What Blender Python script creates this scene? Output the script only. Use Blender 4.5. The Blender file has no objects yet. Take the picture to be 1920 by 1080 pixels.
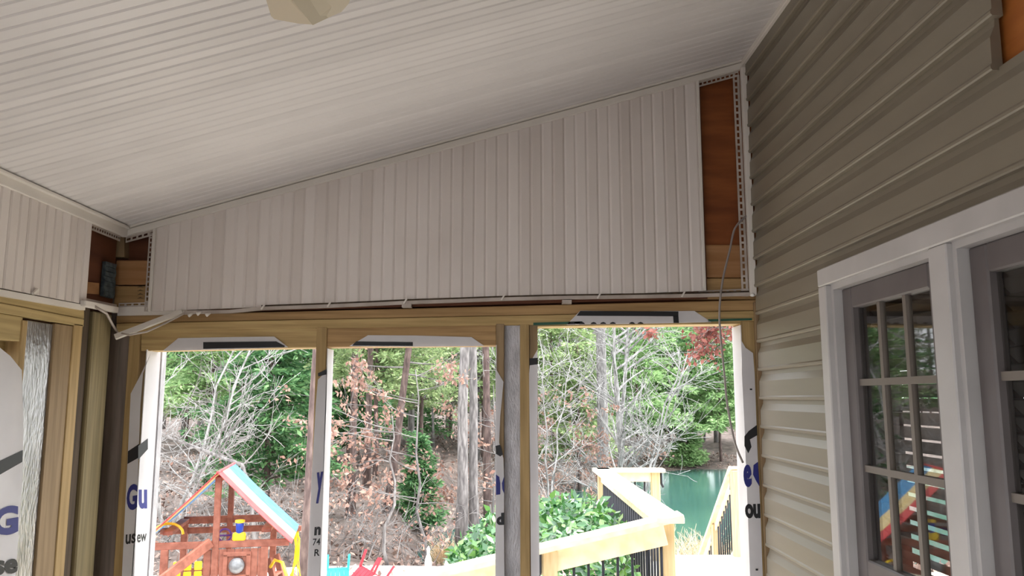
import bpy, math, random
import numpy as np
from mathutils import Vector, Matrix

random.seed(7)
RNG = np.random.default_rng(11)
scene = bpy.context.scene
col = scene.collection

# ------------------------------------------------------------------ camera
FPX = 1470.0
EYE = np.array((0.0, 0.0, 1.7))
PITCH = math.atan(206.0 / FPX)
YAW = math.atan(5.0 / FPX)
cam_data = bpy.data.cameras.new('camera')
cam_data.sensor_width = 36.0
cam_data.lens = 36.0 * FPX / 1920.0
cam_data.clip_start = 0.05
cam_data.clip_end = 600
cam = bpy.data.objects.new('camera', cam_data)
col.objects.link(cam)
cam.location = EYE
cam.rotation_euler = (math.pi / 2 + PITCH, 0, -YAW)
scene.camera = cam

# ------------------------------------------------------------------ world, sun, exposure
world = bpy.data.worlds.new('overcast_sky')
scene.world = world
world.use_nodes = True
bg = world.node_tree.nodes['Background']
bg.inputs[0].default_value = (0.93, 0.96, 1.0, 1)
bg.inputs[1].default_value = 2.55
sun_data = bpy.data.lights.new('sun', 'SUN')
sun_data.energy = 3.6
sun_data.angle = math.radians(18)
sun_data.color = (1.0, 0.97, 0.93)
sun = bpy.data.objects.new('sun', sun_data)
col.objects.link(sun)
sun.rotation_euler = Vector((0.5, 0.02, 0.85)).to_track_quat('Z', 'Y').to_euler()
sun.location = (6, 6, 12)
scene.view_settings.view_transform = 'Standard'
scene.view_settings.look = 'None'
scene.view_settings.gamma = 1
scene.view_settings.use_curve_mapping = False
scene.view_settings.exposure = 0.8

# ------------------------------------------------------------------ picking points on real planes
_F = np.array((math.sin(YAW) * math.cos(PITCH), math.cos(YAW) * math.cos(PITCH), math.sin(PITCH)))
_R = np.array((math.cos(YAW), -math.sin(YAW), 0.0))
_U = np.cross(_R, _F)
def ray(px, py):
    return _F + _R * (px - 960.0) / FPX + _U * (540.0 - py) / FPX
def onY(px, py, Y):
    d = ray(px, py); return EYE + d * ((Y - EYE[1]) / d[1])
def onX(px, py, X):
    d = ray(px, py); return EYE + d * ((X - EYE[0]) / d[0])
def onZ(px, py, Z):
    d = ray(px, py); return EYE + d * ((Z - EYE[2]) / d[2])
def V(*a): return np.array(a, float)

# ------------------------------------------------------------------ mesh collecting
class G:
    def __init__(s): s.v = []; s.f = []; s.n = 0; s.mi = []
    def add(s, verts, faces, m=0):
        verts = np.asarray(verts, float).reshape(-1, 3)
        s.v.append(verts)
        for f in faces: s.f.append(np.asarray(f, np.int64).reshape(1, -1) + s.n)
        s.n += len(verts)
    def addarr(s, verts, faces):
        s.v.append(np.asarray(verts, float)); s.f.append(np.asarray(faces, np.int64) + s.n); s.n += len(verts)
    def hexa(s, a, b):          # a: 4 points ring, b: 4 points ring
        s.add(list(a) + list(b), [(3, 2, 1, 0), (4, 5, 6, 7), (0, 1, 5, 4), (1, 2, 6, 5), (2, 3, 7, 6), (3, 0, 4, 7)])
    def box(s, x0, x1, y0, y1, z0, z1):
        s.hexa([(x0, y0, z0), (x1, y0, z0), (x1, y1, z0), (x0, y1, z0)], [(x0, y0, z1), (x1, y0, z1), (x1, y1, z1), (x0, y1, z1)])
    def prism(s, pts, vec):
        pts = [np.asarray(p, float) for p in pts]; n = len(pts); vec = np.asarray(vec, float)
        fs = [tuple(range(n - 1, -1, -1)), tuple(range(n, 2 * n))] + [(i, (i + 1) % n, n + (i + 1) % n, n + i) for i in range(n)]
        s.add(pts + [p + vec for p in pts], fs)
    def bar(s, p, q, w, h, up=(0, 0, 1)):   # rectangular bar between two points
        p = np.asarray(p, float); q = np.asarray(q, float); d = q - p; d /= np.linalg.norm(d)
        up = np.asarray(up, float); sd = np.cross(d, up)
        if np.linalg.norm(sd) < 1e-6: sd = np.cross(d, (1, 0, 0))
        sd /= np.linalg.norm(sd); u = np.cross(sd, d)
        r = [sd * w / 2 * a + u * h / 2 * b for a, b in ((-1, -1), (1, -1), (1, 1), (-1, 1))]
        s.hexa([p + k for k in r], [q + k for k in r])
    def tube(s, P, rad, k=6, cap=True):
        P = np.asarray(P, float); n = len(P)
        rad = np.ones(n) * rad if np.isscalar(rad) else np.asarray(rad, float)
        T = np.gradient(P, axis=0); T /= np.linalg.norm(T, axis=1)[:, None] + 1e-9
        m = P[-1] - P[0]; ref = np.array((1., 0, 0)) if abs(m[2]) > .6 * np.linalg.norm(m) else np.array((0, 0, 1.))
        A = np.cross(T, ref); A /= np.linalg.norm(A, axis=1)[:, None] + 1e-9
        B = np.cross(T, A)
        a = np.linspace(0, 2 * math.pi, k, endpoint=False)
        vs = (P[:, None, :] + rad[:, None, None] * (np.cos(a)[None, :, None] * A[:, None, :] + np.sin(a)[None, :, None] * B[:, None, :])).reshape(-1, 3)
        i = np.arange(n - 1)[:, None] * k; j = np.arange(k)[None, :]; j2 = (j + 1) % k
        fs = np.stack([i + j, i + j2, i + k + j2, i + k + j], -1).reshape(-1, 4)
        base = s.n; s.addarr(vs, fs)
        if cap and k > 3:
            s.f.append(np.arange(k)[None, ::-1] + base); s.f.append(np.arange(k)[None, :] + base + (n - 1) * k)
    def lathe(s, c, prof, k=14):
        c = np.asarray(c, float); a = np.linspace(0, 2 * math.pi, k, endpoint=False)
        vs = np.array([[c[0] + r * math.cos(t), c[1] + r * math.sin(t), c[2] + z] for r, z in prof for t in a]); n = len(prof)
        i = np.arange(n - 1)[:, None] * k; j = np.arange(k)[None, :]; j2 = (j + 1) % k
        base = s.n
        s.addarr(vs, np.stack([i + j, i + j2, i + k + j2, i + k + j], -1).reshape(-1, 4))
        s.f.append(np.arange(k)[None, ::-1] + base); s.f.append(np.arange(k)[None, :] + base + (n - 1) * k)
    def leaves(s, C, size, aspect, rng, nrm=None, axis=None, jit=1.0):
        C = np.asarray(C, float); n = len(C)
        if n == 0: return
        ax = rng.normal(size=(n, 3)) * jit
        if axis is not None: ax += axis
        ax /= np.linalg.norm(ax, axis=1)[:, None] + 1e-9
        nr = rng.normal(size=(n, 3))
        if nrm is not None: nr = nr * .6 + nrm
        b = np.cross(ax, nr); b /= np.linalg.norm(b, axis=1)[:, None] + 1e-9
        L = (size * rng.uniform(.6, 1.3, n))[:, None]; W = L * aspect
        vs = np.stack([C, C + ax * L * .5 + b * W * .5, C + ax * L, C + ax * L * .5 - b * W * .5], 1).reshape(-1, 3)
        s.addarr(vs, np.arange(4 * n).reshape(n, 4))
    def mesh(s, name, off=None, smooth=False):
        vs = np.concatenate(s.v) if s.v else np.zeros((0, 3))
        if off is not None: vs = vs - np.asarray(off, float)
        me = bpy.data.meshes.new(name)
        tot = np.concatenate([np.full(len(f), f.shape[1]) for f in s.f]); idx = np.concatenate([f.ravel() for f in s.f])
        me.vertices.add(len(vs)); me.vertices.foreach_set('co', vs.ravel())
        me.loops.add(len(idx)); me.loops.foreach_set('vertex_index', idx.astype(np.int32))
        me.polygons.add(len(tot)); st = np.concatenate(([0], np.cumsum(tot)[:-1]))
        me.polygons.foreach_set('loop_start', st.astype(np.int32))
        me.polygons.foreach_set('use_smooth', np.full(len(tot), smooth))
        me.update(calc_edges=True)
        return me

OFF = {}
def tag(o, label=None, cat=None, group=None, kind=None):
    if label: o['label'] = label
    if cat: o['category'] = cat
    if group: o['group'] = group
    if kind: o['kind'] = kind
    return o
def empty(name, loc, label=None, cat=None, group=None, kind=None, rz=0):
    o = bpy.data.objects.new(name, None); col.objects.link(o); o.empty_display_size = .1
    o.location = loc; o.rotation_euler = (0, 0, rz); OFF[o] = np.asarray(loc, float)
    return tag(o, label, cat, group, kind)
def fixn(me):
    import bmesh
    b = bmesh.new(); b.from_mesh(me); bmesh.ops.recalc_face_normals(b, faces=b.faces); b.to_mesh(me); b.free()
def part(name, g, mat, parent, local=False, smooth=False, bevel=0, label=None, kind=None, fix=True):
    off = None if local else OFF[parent]
    me = g if isinstance(g, bpy.types.Mesh) else g.mesh(name, off, smooth)
    if fix and not isinstance(g, bpy.types.Mesh) and len(me.polygons) < 20000: fixn(me)
    if mat and not me.materials: me.materials.append(mat)
    o = bpy.data.objects.new(name, me); col.objects.link(o); o.parent = parent
    OFF[o] = OFF[parent]
    if bevel:
        b = o.modifiers.new('bevel', 'BEVEL'); b.width = bevel; b.segments = 1; b.limit_method = 'ANGLE'
    if label: o['label'] = label
    if kind: o['kind'] = kind
    return o
def thing(name, g, mat, label, cat=None, group=None, kind=None, origin=(0, 0, 0), smooth=False, bevel=0, fix=True):
    me = g.mesh(name, origin, smooth)
    if fix and len(me.polygons) < 20000: fixn(me)
    me.materials.append(mat)
    o = bpy.data.objects.new(name, me); col.objects.link(o); o.location = origin; OFF[o] = np.asarray(origin, float)
    if bevel:
        b = o.modifiers.new('bevel', 'BEVEL'); b.width = bevel; b.segments = 1; b.limit_method = 'ANGLE'
    return tag(o, label, cat, group, kind)

# ------------------------------------------------------------------ materials
def srgb(r, g, b):
    f = lambda c: (c / 255 / 12.92) if c / 255 <= .04045 else ((c / 255 + .055) / 1.055) ** 2.4
    return (f(r), f(g), f(b), 1)
def M(name, c, c2=None, rough=.6, scale=6, stretch=(1, 1, 1), detail=4, bump=0, metal=0, island=0, transl=0, spec=.4, c3=None, lo=.35, hi=.65, objrand=0, bscale=None):
    m = bpy.data.materials.new(name); m.use_nodes = True
    nt = m.node_tree; N = nt.nodes; L = nt.links
    p = N['Principled BSDF']; p.inputs['Roughness'].default_value = rough; p.inputs['Metallic'].default_value = metal
    p.inputs['Specular IOR Level'].default_value = spec
    tc = N.new('ShaderNodeTexCoord'); mp = N.new('ShaderNodeMapping'); mp.inputs['Scale'].default_value = stretch
    L.new(tc.outputs['Object'], mp.inputs['Vector'])
    nz = N.new('ShaderNodeTexNoise'); nz.inputs['Scale'].default_value = scale; nz.inputs['Detail'].default_value = detail
    L.new(mp.outputs['Vector'], nz.inputs['Vector'])
    rp = N.new('ShaderNodeValToRGB'); rp.color_ramp.elements[0].position = lo; rp.color_ramp.elements[1].position = hi
    rp.color_ramp.elements[0].color = c; rp.color_ramp.elements[1].color = c2 or c
    if c3:
        e = rp.color_ramp.elements.new((lo + hi) / 2); e.color = c3
    fac = nz.outputs['Fac']
    if island:
        ge = N.new('ShaderNodeNewGeometry'); mx = N.new('ShaderNodeMix'); mx.inputs[0].default_value = island
        L.new(nz.outputs['Fac'], mx.inputs[2]); L.new(ge.outputs['Random Per Island'], mx.inputs[3]); fac = mx.outputs[0]
    if objrand:
        oi = N.new('ShaderNodeObjectInfo'); mx = N.new('ShaderNodeMix'); mx.inputs[0].default_value = objrand
        L.new(fac, mx.inputs[2]); L.new(oi.outputs['Random'], mx.inputs[3]); fac = mx.outputs[0]
    L.new(fac, rp.inputs['Fac']); L.new(rp.outputs['Color'], p.inputs['Base Color'])
    if bump:
        bp = N.new('ShaderNodeBump'); bp.inputs['Strength'].default_value = bump; bp.inputs['Distance'].default_value = .01
        if bscale:
            n2 = N.new('ShaderNodeTexNoise'); n2.inputs['Scale'].default_value = bscale; L.new(mp.outputs['Vector'], n2.inputs['Vector'])
            L.new(n2.outputs['Fac'], bp.inputs['Height'])
        else: L.new(nz.outputs['Fac'], bp.inputs['Height'])
        L.new(bp.outputs['Normal'], p.inputs['Normal'])
    if transl:
        tr = N.new('ShaderNodeBsdfTranslucent'); ms = N.new('ShaderNodeMixShader'); ms.inputs[0].default_value = transl
        L.new(rp.outputs['Color'], tr.inputs['Color']); L.new(p.outputs[0], ms.inputs[1]); L.new(tr.outputs[0], ms.inputs[2])
        L.new(ms.outputs[0], N['Material Output'].inputs['Surface'])
    return m
S = srgb
m_vinyl = M('white_vinyl', S(208, 204, 202), S(217, 213, 211), rough=.45, scale=3, objrand=.35)
m_vinylw = M('white_wall_vinyl', S(212, 203, 197), S(222, 214, 209), rough=.45, scale=3, objrand=.4)
m_trim = M('white_trim', S(214, 208, 200), S(224, 218, 210), rough=.4, scale=5)
m_trimdark = M('darker_white_trim', S(164, 152, 142), S(192, 182, 174), rough=.5, scale=9)  # greyer, darker tone than the plain white trim
m_siding = M('taupe_siding', S(120, 112, 98), S(128, 120, 105), rough=.4, spec=.4, scale=4, stretch=(1, .3, 3))
m_woodx = M('pine_grain_x', S(166, 140, 92), S(194, 168, 116), c3=S(182, 154, 104), rough=.65, scale=5, stretch=(.7, 8, 14), detail=5, bump=.05)
m_woodx2 = M('brown_pine_grain_x', S(152, 120, 78), S(180, 146, 100), rough=.65, scale=5, stretch=(.7, 8, 14), detail=5, bump=.05)
m_woody = M('pine_grain_y', S(164, 142, 94), S(188, 164, 114), rough=.65, scale=5, stretch=(8, .7, 14), detail=5, bump=.05)
m_woodz = M('pine_grain_z', S(154, 128, 84), S(180, 152, 104), rough=.65, scale=5, stretch=(12, 12, .7), detail=5, bump=.05)
m_woodz2 = M('tan_pine_grain_z', S(132, 110, 80), S(154, 130, 98), rough=.65, scale=5, stretch=(12, 12, .7), detail=5, bump=.05)
m_treated = M('treated_post', S(116, 104, 74), S(140, 126, 92), rough=.7, scale=5, stretch=(12, 12, .6), detail=5, bump=.05)
m_darkwood = M('dark_brown_wood', S(66, 54, 42), S(86, 72, 56), rough=.8, scale=5, stretch=(12, 12, .7))
m_greywood = M('grey_weathered_board', S(124, 110, 98), S(146, 130, 118), rough=.8, scale=5, stretch=(12, 12, .7))
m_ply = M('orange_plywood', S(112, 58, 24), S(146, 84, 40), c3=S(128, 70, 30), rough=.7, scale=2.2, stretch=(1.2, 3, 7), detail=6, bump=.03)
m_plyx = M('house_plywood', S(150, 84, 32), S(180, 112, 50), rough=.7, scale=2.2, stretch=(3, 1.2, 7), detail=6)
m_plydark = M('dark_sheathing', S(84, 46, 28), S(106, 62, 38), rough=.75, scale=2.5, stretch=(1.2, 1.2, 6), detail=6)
m_beam = M('beam_end_wood', S(150, 106, 66), S(172, 128, 86), rough=.7, scale=3, stretch=(1, 4, 12), detail=6)
m_foil = M('grey_foil_board', S(168, 166, 170), S(198, 196, 200), rough=.38, metal=.15, scale=10, stretch=(3, 3, 1), bump=.5, bscale=60)
m_foilw = M('shiny_foil_wrap', S(150, 148, 148), S(176, 174, 174), rough=.3, metal=.85, scale=10, stretch=(3, 3, 1), bump=.35, bscale=40)
m_galv = M('galvanised_strap', S(66, 80, 88), S(96, 110, 116), rough=.5, metal=.2, scale=40, bump=.3)
def wrapmat():
    m = M('house_wrap', S(226, 224, 226), S(238, 236, 238), rough=.5, scale=4, transl=.3, bump=.25, bscale=9)
    return m
m_wrap = wrapmat()
m_black = M('black_print', S(30, 30, 34), rough=.5)
m_navy = M('navy_print', S(40, 44, 120), rough=.5)
m_wire = M('grey_cable', S(140, 132, 128), rough=.5)
m_green = M('green_sealant', S(40, 84, 66), S(52, 96, 78), rough=.5)
m_fan = M('cream_fan_blade', S(176, 164, 138), S(184, 172, 148), rough=.45, scale=3)
m_fanm = M('bronze_fan_metal', S(120, 104, 80), rough=.35, metal=.6)
m_wframe = M('white_window_frame', S(172, 169, 167), S(182, 179, 177), rough=.4)
m_sash = M('grey_screen_frame', S(92, 86, 85), S(102, 96, 95), rough=.45)
m_munt = M('beige_muntin', S(112, 104, 96), rough=.5)
m_room = M('dim_room', S(96, 84, 72), S(110, 98, 84), rough=.9)
m_slat = M('brown_blind_slat', S(84, 76, 68), S(96, 86, 76), rough=.5)
m_floor = M('porch_floor', S(186, 180, 174), S(200, 194, 188), rough=.7, stretch=(1, 8, 1))
def glassmat():
    m = bpy.data.materials.new('window_glass'); m.use_nodes = True; nt = m.node_tree; N = nt.nodes; L = nt.links
    N.remove(N['Principled BSDF'])
    tr = N.new('ShaderNodeBsdfTransparent'); tr.inputs[0].default_value = (.85, .85, .84, 1)
    gl = N.new('ShaderNodeBsdfGlossy'); gl.inputs['Roughness'].default_value = .02
    lw = N.new('ShaderNodeLayerWeight'); lw.inputs[0].default_value = .5
    pw = N.new('ShaderNodeMath'); pw.operation = 'POWER'; pw.inputs[1].default_value = 5; L.new(lw.outputs['Facing'], pw.inputs[0])
    fr = N.new('ShaderNodeMath'); fr.operation = 'MULTIPLY_ADD'; fr.inputs[1].default_value = .96; fr.inputs[2].default_value = .035; L.new(pw.outputs[0], fr.inputs[0])
    mx = N.new('ShaderNodeMixShader'); L.new(fr.outputs[0], mx.inputs[0]); L.new(tr.outputs[0], mx.inputs[1]); L.new(gl.outputs[0], mx.inputs[2])
    L.new(mx.outputs[0], N['Material Output'].inputs['Surface'])
    return m
m_glass = glassmat()
# outdoors
m_deck = M('deck_board', S(222, 214, 198), S(236, 228, 214), rough=.7, scale=4, stretch=(.7, 8, 8), objrand=.4)
m_rail = M('new_pine_rail', S(222, 204, 168), S(236, 222, 192), c3=S(230, 214, 182), rough=.6, scale=4, stretch=(3, 3, 3))
m_railpost = M('rail_post_wood', S(184, 162, 122), S(204, 182, 144), rough=.6, scale=5, stretch=(10, 10, .8))
m_iron = M('black_baluster', S(40, 42, 50), rough=.4, metal=.4)
m_red = M('redwood_playset', S(128, 76, 60), S(156, 98, 80), rough=.6, scale=4, stretch=(3, 3, 3))
m_yel = M('yellow_plastic', S(232, 196, 30), S(240, 208, 60), rough=.35)
m_blue = M('blue_plastic', S(40, 66, 160), rough=.35)
m_purp = M('purple_plastic', S(90, 56, 130), rough=.35)
m_cred = M('red_canopy_fabric', S(214, 84, 86), S(224, 100, 100), rough=.6, transl=.25)
m_cyel = M('yellow_canopy_fabric', S(236, 212, 150), S(240, 222, 176), rough=.6, transl=.25)
m_cblu = M('blue_canopy_fabric', S(84, 148, 200), S(104, 168, 212), rough=.6, transl=.25)
m_plex = M('clear_bubble_plastic', S(96, 98, 100), S(150, 152, 154), rough=.1, spec=.8)
m_teal = M('turquoise_plastic', S(40, 190, 206), S(56, 202, 216), rough=.4)
m_redp = M('red_plastic', S(220, 30, 46), S(228, 44, 58), rough=.4)
m_whitep = M('white_plastic', S(240, 240, 236), rough=.5)
m_patio = M('pale_patio', S(228, 224, 216), S(240, 236, 228), rough=.8, scale=3)
m_ground = M('leaf_litter_ground', S(74, 66, 62), S(122, 110, 104), c3=S(96, 84, 79), rough=.95, scale=2.2, detail=9, bump=.6, bscale=9, lo=.3, hi=.7)
m_litter = M('fallen_leaves', S(100, 82, 74), S(164, 142, 130), c3=S(132, 110, 100), rough=.8, island=.9, lo=.1, hi=.9)
def watermat():
    m = M('pond_water', S(50, 84, 80), S(64, 102, 94), rough=.12, scale=.25, spec=.5, bump=.12, bscale=1.6, stretch=(1, .4, 1))
    return m
m_water = watermat()
m_barkg = M('grey_bark', S(92, 88, 88), S(144, 140, 138), c3=S(118, 114, 112), rough=.9, scale=7, stretch=(2.4, 2.4, .5), detail=6, bump=.8)
m_barkp = M('pale_bark', S(120, 118, 116), S(176, 174, 172), rough=.85, scale=5, stretch=(2, 2, .7), bump=.3)
m_barkr = M('reddish_pine_bark', S(80, 66, 64), S(122, 104, 98), c3=S(100, 84, 80), rough=.95, scale=6, stretch=(2.5, 2.5, .6), detail=6, bump=.9)
m_twig = M('grey_twigs', S(92, 88, 86), S(146, 142, 140), rough=.9, scale=3)
m_gd = M('dark_evergreen', S(62, 104, 68), S(136, 176, 118), c3=S(96, 140, 90), rough=.6, island=.8, transl=.3, lo=.1, hi=.9)
m_gl = M('light_evergreen', S(108, 142, 90), S(180, 206, 150), c3=S(144, 176, 118), rough=.6, island=.8, transl=.35, lo=.1, hi=.9)
m_go = M('olive_pine', S(112, 136, 88), S(180, 196, 142), c3=S(144, 166, 114), rough=.6, island=.8, transl=.35, lo=.1, hi=.9)
m_brownl = M('pinkish_beech_leaves', S(136, 102, 90), S(194, 162, 146), c3=S(164, 128, 114), rough=.6, island=.9, transl=.35, lo=.1, hi=.9)
m_redl = M('russet_oak_leaves', S(124, 74, 66), S(176, 116, 104), c3=S(150, 92, 82), rough=.6, island=.9, transl=.35, lo=.1, hi=.9)
m_shrub = M('glossy_shrub_leaf', S(36, 84, 44), S(112, 156, 74), c3=S(64, 116, 62), rough=.24, island=.8, transl=.2, spec=.9, lo=.1, hi=.9)
m_shrub1 = M('glossy_shrub_leaf_single', S(36, 84, 44), S(112, 156, 74), c3=S(64, 116, 62), rough=.24, objrand=.9, transl=.2, spec=.9, lo=.1, hi=.9)
m_tan = M('dry_grass', S(196, 168, 132), S(228, 206, 174), rough=.8, island=.8, lo=.1, hi=.9)

def lettering(text, quad, mat, parent, bold=.02, name='lettering', lift=None):
    """flat printed characters mapped onto a quad (TL, TR, BR, BL)"""
    cu = bpy.data.curves.new('t', 'FONT'); cu.body = text; cu.size = 1; cu.offset = bold; cu.resolution_u = 4
    to = bpy.data.objects.new('t', cu); col.objects.link(to)
    bpy.context.view_layer.update()
    me = bpy.data.meshes.new_from_object(to.evaluated_get(bpy.context.evaluated_depsgraph_get()))
    bpy.data.objects.remove(to)
    n = len(me.vertices); co = np.zeros(n * 3); me.vertices.foreach_get('co', co); co = co.reshape(-1, 3)
    lo, hi = co.min(0), co.max(0)
    u = (co[:, 0] - lo[0]) / (hi[0] - lo[0]); v = (co[:, 1] - lo[1]) / (hi[1] - lo[1])
    TL, TR, BR, BL = [np.asarray(q, float) for q in quad]
    P = (BL[None] * ((1 - u) * (1 - v))[:, None] + BR[None] * (u * (1 - v))[:, None] + TR[None] * (u * v)[:, None] + TL[None] * ((1 - u) * v)[:, None])
    P = P - OFF[parent]
    if lift is not None: P = P + np.asarray(lift)
    me.vertices.foreach_set('co', P.ravel()); me.update(); me.materials.clear()
    return part(name, me, mat, parent)

# ================================================================== THE PORCH
D = 3.0                                              # inner face of the back wall
XL = onY(235, 430, D)[0]; XR = onY(1405, 300, D)[0]  # inner faces of left wall and house wall
ZL = onY(235, 430, D)[2]; ZR = onY(1402, 115, D)[2]
SL = (ZR - ZL) / (XR - XL)
YB = -2.6                                            # porch goes on behind the camera
def zc(x): return ZL + SL * (x - XL)
def fy(pts, y=D): return [onY(a, b, y) for a, b in pts]
def fx(pts, x): return [onX(a, b, x) for a, b in pts]

# floor
g = G(); g.box(XL - .1, XR + .02, YB, D + .12, -.2, 0)
thing('floor', g, m_floor, 'porch floor under the sloped ceiling', kind='structure')

# ceiling: backing plus one beaded strip after another
ceil = empty('ceiling', (0, 0, ZL), 'sloped white beaded porch ceiling', kind='structure')
g = G(); g.prism([(XL - .1, YB, zc(XL - .1) + .013), (XR + .1, YB, zc(XR + .1) + .013), (XR + .1, YB, zc(XR + .1) + .05), (XL - .1, YB, zc(XL - .1) + .05)], (0, D + .2 - YB, 0))
part('ceiling_backing', g, m_vinyl, ceil)
w = .0405
g = G()
prof = [(0, .0125), (0, .0032), (.0055, 0), (w - .0055, 0), (w, .0032), (w, .0125)]
g.prism([(XL, y, z + zc(XL) - ZL) for y, z in prof], (XR - XL, 0, zc(XR) - zc(XL)))
me = g.mesh('beaded_strip'); fixn(me); me.materials.append(m_vinyl)
k = 0
yy = D - .012 - w
while yy > YB:
    o = part('beaded_strip', me, m_vinyl, ceil); o.location = (0, yy, 0); yy -= w; k += 1

# ---------------------------------------------------------------- back wall
wb = empty('wall_back', (0, D, 0), 'gable end wall of the porch with white beaded strips over pine framing', kind='structure')
# beaded strips with slanted tops
x0 = onY(291, 500, D)[0]; x1 = onY(1312, 400, D)[0]; n = 48; sw = (x1 - x0) / n
def line(pA, pB, y=D):
    A = onY(*pA, y); B = onY(*pB, y)
    return lambda x: A[2] + (B[2] - A[2]) * (x - A[0]) / (B[0] - A[0])
zbot = line((290, 584), (1320, 546))
for i in range(n):
    a = x0 + i * sw; b = a + sw - .0002; e = .007; yf = D - .010 - .0005 * (i % 3)
    g = G()
    ring = lambda top: [(a, D, 0), (a, yf + .0032, 0), (a + e, yf, 0), (b - e, yf, 0), (b, yf + .0032, 0), (b, D, 0)]
    lo = [np.array((p[0], p[1], zbot(p[0]))) for p in ring(0)]; hi = [np.array((p[0], p[1], zc(p[0]) - .018)) for p in ring(1)]
    m = len(lo)
    g.add(lo + hi, [tuple(range(m - 1, -1, -1)), tuple(range(m, 2 * m))] + [(j, (j + 1) % m, m + (j + 1) % m, m + j) for j in range(m)])
    part('beaded_strip', g, m_vinylw, wb)
# folded edges at both sides of the beaded panel
for px, d in ((1312, .012), (291, -.012)):
    x = onY(px, 400 if px > 900 else 500, D)[0]; g = G()
    g.prism([(x, D - .016, zbot(x)), (x + d, D - .016, zbot(x)), (x + d, D - .016, zc(x + d) - .02), (x, D - .016, zc(x) - .02)], (0, .02, 0))
    part('panel_edge', g, m_trim, wb, bevel=.002)
# sheathing behind
g = G(); xa = onY(1290, 300, D)[0]
zb1 = onY(1350, 457, D)[2]; zb2 = onY(1350, 520, D)[2]; zb3 = onY(1350, 560, D)[2]
g.prism([(x1 - .06, D + .03, zb1), (XR + .02, D + .03, zb1), (XR + .02, D + .03, zc(XR + .02)), (x1 - .06, D + .03, zc(x1 - .06))], (0, .02, 0))
part('plywood_sheathing', g, m_ply, wb)
g = G(); g.box(x1 - .1, XR + .02, D + .018, D + .055, zb2 + .002, zb1); part('beam_board', g, m_beam, wb, bevel=.003)
g = G(); g.box(x1 - .1, XR + .02, D + .02, D + .055, zb3, zb2); part('beam_board', g, m_woodx2, wb, bevel=.003)
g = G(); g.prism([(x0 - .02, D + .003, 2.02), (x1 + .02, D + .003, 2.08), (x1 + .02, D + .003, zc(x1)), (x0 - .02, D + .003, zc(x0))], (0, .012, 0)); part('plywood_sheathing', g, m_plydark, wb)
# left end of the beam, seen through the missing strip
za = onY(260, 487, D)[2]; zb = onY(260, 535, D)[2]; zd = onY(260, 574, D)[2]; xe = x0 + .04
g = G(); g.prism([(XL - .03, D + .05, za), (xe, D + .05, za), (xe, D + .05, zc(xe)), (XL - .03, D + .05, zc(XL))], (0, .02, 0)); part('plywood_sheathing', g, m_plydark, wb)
g = G(); g.box(onY(214, 500, D)[0], xe, D + .012, D + .05, zb + .004, za); part('beam_board', g, m_beam, wb, bevel=.003)
g = G(); g.box(onY(214, 500, D)[0], xe, D + .016, D + .05, zd, zb); bb = part('beam_board', g, m_woodx2, wb, bevel=.003)
for k_ in range(4):
    g = G(); y_ = 536 + k_ * 7; g.prism(fy([(257, y_ + 3), (263, y_), (270, y_ + 3), (263, y_ + 2)], D + .0145), (0, .001, 0)); part('stamp_mark', g, m_darkwood, bb)
g = G(); g.prism(fy([(206, 448), (233, 436), (233, 482), (206, 482)], D + .01), (0, .04, 0)); part('corner_block', g, m_woodz2, wb)
# top plates, headers and studs
LT = [((150, 594), (1424, 562)), ((150, 607.5), (1424, 582)), ((150, 624), (1424, 601.5))]
for i in range(2):
    (a, b), (c, d) = LT[i], LT[i + 1]; s = .0012 if i == 0 else 0
    A, B, C, E = fy([(218, 592 + 0), (1424, 562), (1424, 582), (218, 606)], D + .012) if i == 0 else fy([(218, 606.6), (1424, 582.6), (1424, 601.5), (218, 622.5)], D + .008)
    g = G(); g.prism([A, B, C, E], (0, .1, 0)); part('top_plate', g, m_woodx if i else m_woodx2, wb, bevel=.002)
def wboard(name, px, mat, y=D + .01, depth=.09, bevel=.002):
    g = G(); g.prism(fy(px, y), (0, depth, 0)); return part(name, g, mat, wb, bevel=bevel)
wboard('header_board', [(264, 621), (595, 614), (595, 651.5), (264, 658)], m_woodx, D + .012)
wboard('header_board', [(613, 613.5), (930, 608), (930, 647.5), (613, 651)], m_woodx2, D + .014)
def wstud(pxl, pxr, pytop, mat, y=D + .008, depth=.09, name='stud'):
    A = onY(pxl, pytop, y); B = onY(pxr, pytop, y); g = G(); g.box(A[0], B[0], y, y + depth, 0.0, A[2]); return part(name, g, mat, wb, bevel=.002)
wstud(243, 264, 620, m_woodz, D + .01)
wstud(594, 613, 613, m_woodz, D + .006)
wstud(930, 945.5, 607, m_woodz2, D + .006)
wstud(945, 976, 607, m_foil, D + .03, .04, 'foil_insulation_board')
wstud(975, 992, 607, m_woodz, D + .008)
wstud(992, 1008, 609, m_woodz2, D + .02)
wstud(1388, 1414, 602, m_woodz, D + .01, .1)
wstud(1414, 1424, 566, m_woodz2, D - .004, .05, 'edge_strip')
wstud(208, 245, 612, m_greywood, D + .045, .05, 'grey_board')
# heads of the openings (underside boards)
A = onY(1008, 610, D + .012); B = onY(1388, 605, D + .012)
g = G(); g.hexa([A + V(0, 0, -.004), B + V(0, 0, -.004), B + V(0, .1, -.004), A + V(0, .1, -.004)], [A + V(0, 0, .015), B + V(0, 0, .012), B + V(0, .1, .012), A + V(0, .1, .015)]); part('door_head', g, m_woodx, wb)
# exterior edge trim of the left window and low sill wall (below the frame)
xj = onY(264, 700, D)[0]
g = G(); g.box(xj - .05, xj + .022, D + .126, D + .165, .4, onY(300, 656, D + .13)[2]); part('outer_edge_trim', g, m_foil, wb)
g = G(); g.box(onY(245, 800, D)[0], onY(940, 800, D)[0], D + .01, D + .1, .0, .6); part('sill_wall', g, m_wrap, wb)

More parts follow.
